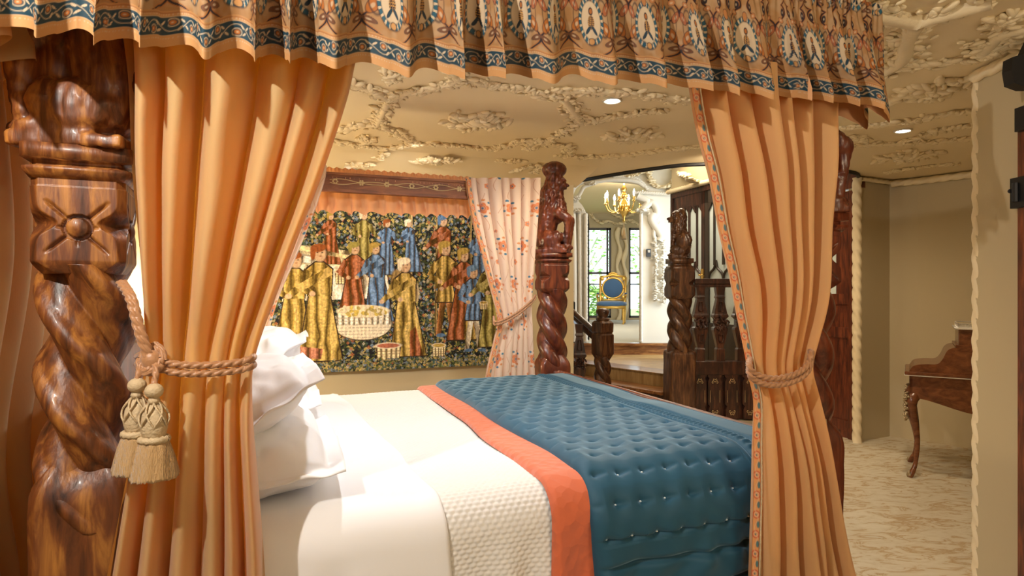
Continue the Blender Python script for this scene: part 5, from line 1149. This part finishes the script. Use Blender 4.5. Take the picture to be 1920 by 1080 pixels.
# ---------------------------------------------------------------- desk in the alcove
L0 = np.array([2.98, 4.58]); ea = np.array([.84, -.55]); ea /= np.linalg.norm(ea); eb = np.array([-ea[1], ea[0]])
def DK_(a, b, z): q = L0+ea*a+eb*b; return np.array([q[0], q[1], z])
dk = thing('writing_desk', 'polished wooden writing desk with cabriole leg and scalloped upper tier', 'desk', DK_(.45, .25, 0))
def leg(a, b, da, db):
    mb = MB(); k = spline([(0, .63, .040), (.035, .58, .042), (.035, .50, .034), (.01, .36, .024), (-.0, .24, .018), (.012, .10, .015), (.035, .03, .020), (.05, .0, .016)], 40)
    sweep(mb, [DK_(a-0*da+.0+( -da*(q[0]-.02)), b-db*(q[0]-.02), q[1]) for q in k], k[:, 2], 12); o = mb.obj('leg', M['desk_wood'], dk)
    mb = MB(); rg = np.random.default_rng(3)
    for j in range(40): z = rg.uniform(.44, .64); ell(mb, DK_(a-da*.045-.012*rg.uniform(0, 1), b-db*.04, z)+rg.normal(0, .006, 3), (.012, .008, .012), rotm('X', rg.uniform(0, 3)))
    mb.obj('bronze_mount', M['dull_bronze'], o); mb = MB()
    for j in range(8): ell(mb, DK_(a-da*.028, b-db*.028, .02)+rg.normal(0, .005, 3), (.012, .010, .02))
    mb.obj('bronze_foot', M['dull_bronze'], o)
leg(.03, .03, 1, 1); leg(.87, .03, -1, 1); leg(.03, .47, 1, -1); leg(.87, .47, -1, -1)
mb = MB(); xs = np.linspace(0, .9, 60); zb = .60+.045*np.cos(xs/.9*2*math.pi)-.0
for b0, b1 in ((0, .02), (.48, .50)):
    V = [DK_(x, b, z) for b in (b0, b1) for (x, z) in list(zip(xs, np.full(60, .765)))+list(zip(xs, zb-.045))]
    mb.add(V, gridfaces(2, 60).tolist()+[tuple(i+120 for i in q) for q in gridfaces(2, 60).tolist()]+[(60+i, 61+i, 181+i, 180+i) for i in range(59)])
box(mb, DK_(.01, .25, .70), (.02, .5, .13), math.atan2(ea[1], ea[0])); box(mb, DK_(.89, .25, .70), (.02, .5, .13), math.atan2(ea[1], ea[0])); mb.obj('apron', M['desk_wood'], dk, smooth=False)
mb = MB(); box(mb, DK_(.45, .25, .782), (.96, .56, .028), math.atan2(ea[1], ea[0])); mb.obj('desk_top', M['desk_wood'], dk, smooth=False, bevel=.008)
mb = MB(); box(mb, DK_(.45, .25, .768), (.965, .565, .006), math.atan2(ea[1], ea[0])); mb.obj('pale_moulding', M['chrome'], dk, smooth=False)
prof = spline([(0.0, .80), (.03, .84), (.10, .855), (.17, .86), (.205, .90), (.235, .965), (.29, .99), (.36, .995)], 30).tolist()
mb = MB(); pts = [(.0, .796)]+prof+[(.88, .995), (.88, .796)]; n = len(pts)
V = [DK_(x, b, z) for b in (.0, .50) for x, z in pts]; mb.add(V, [tuple(range(n))[::-1], tuple(range(n, 2*n))]+[(i, (i+1) % n, (i+1) % n+n, i+n) for i in range(n)]); mb.obj('scalloped_tier', M['desk_wood'], dk, smooth=False)
mb = MB(); rz_ = math.atan2(ea[1], ea[0]); box(mb, DK_(.53, .25, 1.055), (.46, .42, .13), rz_); box(mb, DK_(.53, .25, .998), (.50, .46, .016), rz_); up = mb.obj('upper_drawer_case', M['desk_wood'], dk, smooth=False, bevel=.004)
mb = MB(); box(mb, DK_(.53, .25, 1.124), (.50, .46, .012), rz_); 
for z in (1.138, 1.158):
    q = [DK_(.30, .04, z), DK_(.76, .04, z), DK_(.76, .46, z), DK_(.30, .46, z), DK_(.30, .04, z)]
    for i in range(4): sweep(mb, [q[i], q[i+1]], .004, 6)
for x in np.linspace(.30, .76, 24): sweep(mb, [DK_(x, .04, 1.13), DK_(x, .04, 1.158)], .003, 5)
for b in np.linspace(.04, .46, 22): sweep(mb, [DK_(.30, b, 1.13), DK_(.30, b, 1.158)], .003, 5)
mb.obj('metal_gallery', M['chrome'], up)
# ---------------------------------------------------------------- right wall door frame and bracket
def rw(y, z, x=2.24): return np.array([x, y, z])
yd = 2.185/((1908-960)/F)
mb = MB(); box(mb, (2.215, yd-.5, 1.07), (.06, 1.0, 2.14)); o = mb.obj('door_5', M['foot_wood'], smooth=False); o['kind'] = 'structure'
mb = MB(); box(mb, (2.20, yd-.53, 2.13), (.09, 1.02, .10)); mb.obj('door_head', M['black_metal'], o, smooth=False)
mb = MB(); box(mb, (2.175, yd-.03, 1.82), (.03, .08, .13)); sweep(mb, [(2.15, yd-.03, 1.78), (2.15, yd-.03, 1.86)], .012, 8); ell(mb, (2.155, yd+.0, 1.83), (.012, .01, .01)); mb.obj('hinge', M['black_metal'], o, smooth=False)
mb = MB(); q0 = PD(1886, 135, 2.50); pts = [PD(x, y, 2.50) for x, y in ((1886, 135), (1890, 160), (1912, 168), (1990, 168), (1990, 80), (1930, 70), (1914, 104), (1888, 112))]; slab(mb, pts, .03, .02); o = mb.obj('wall_bracket', M['black_metal'], smooth=False); tagp(o, 'black iron bracket jutting in at the right edge above the dark door frame', 'bracket')
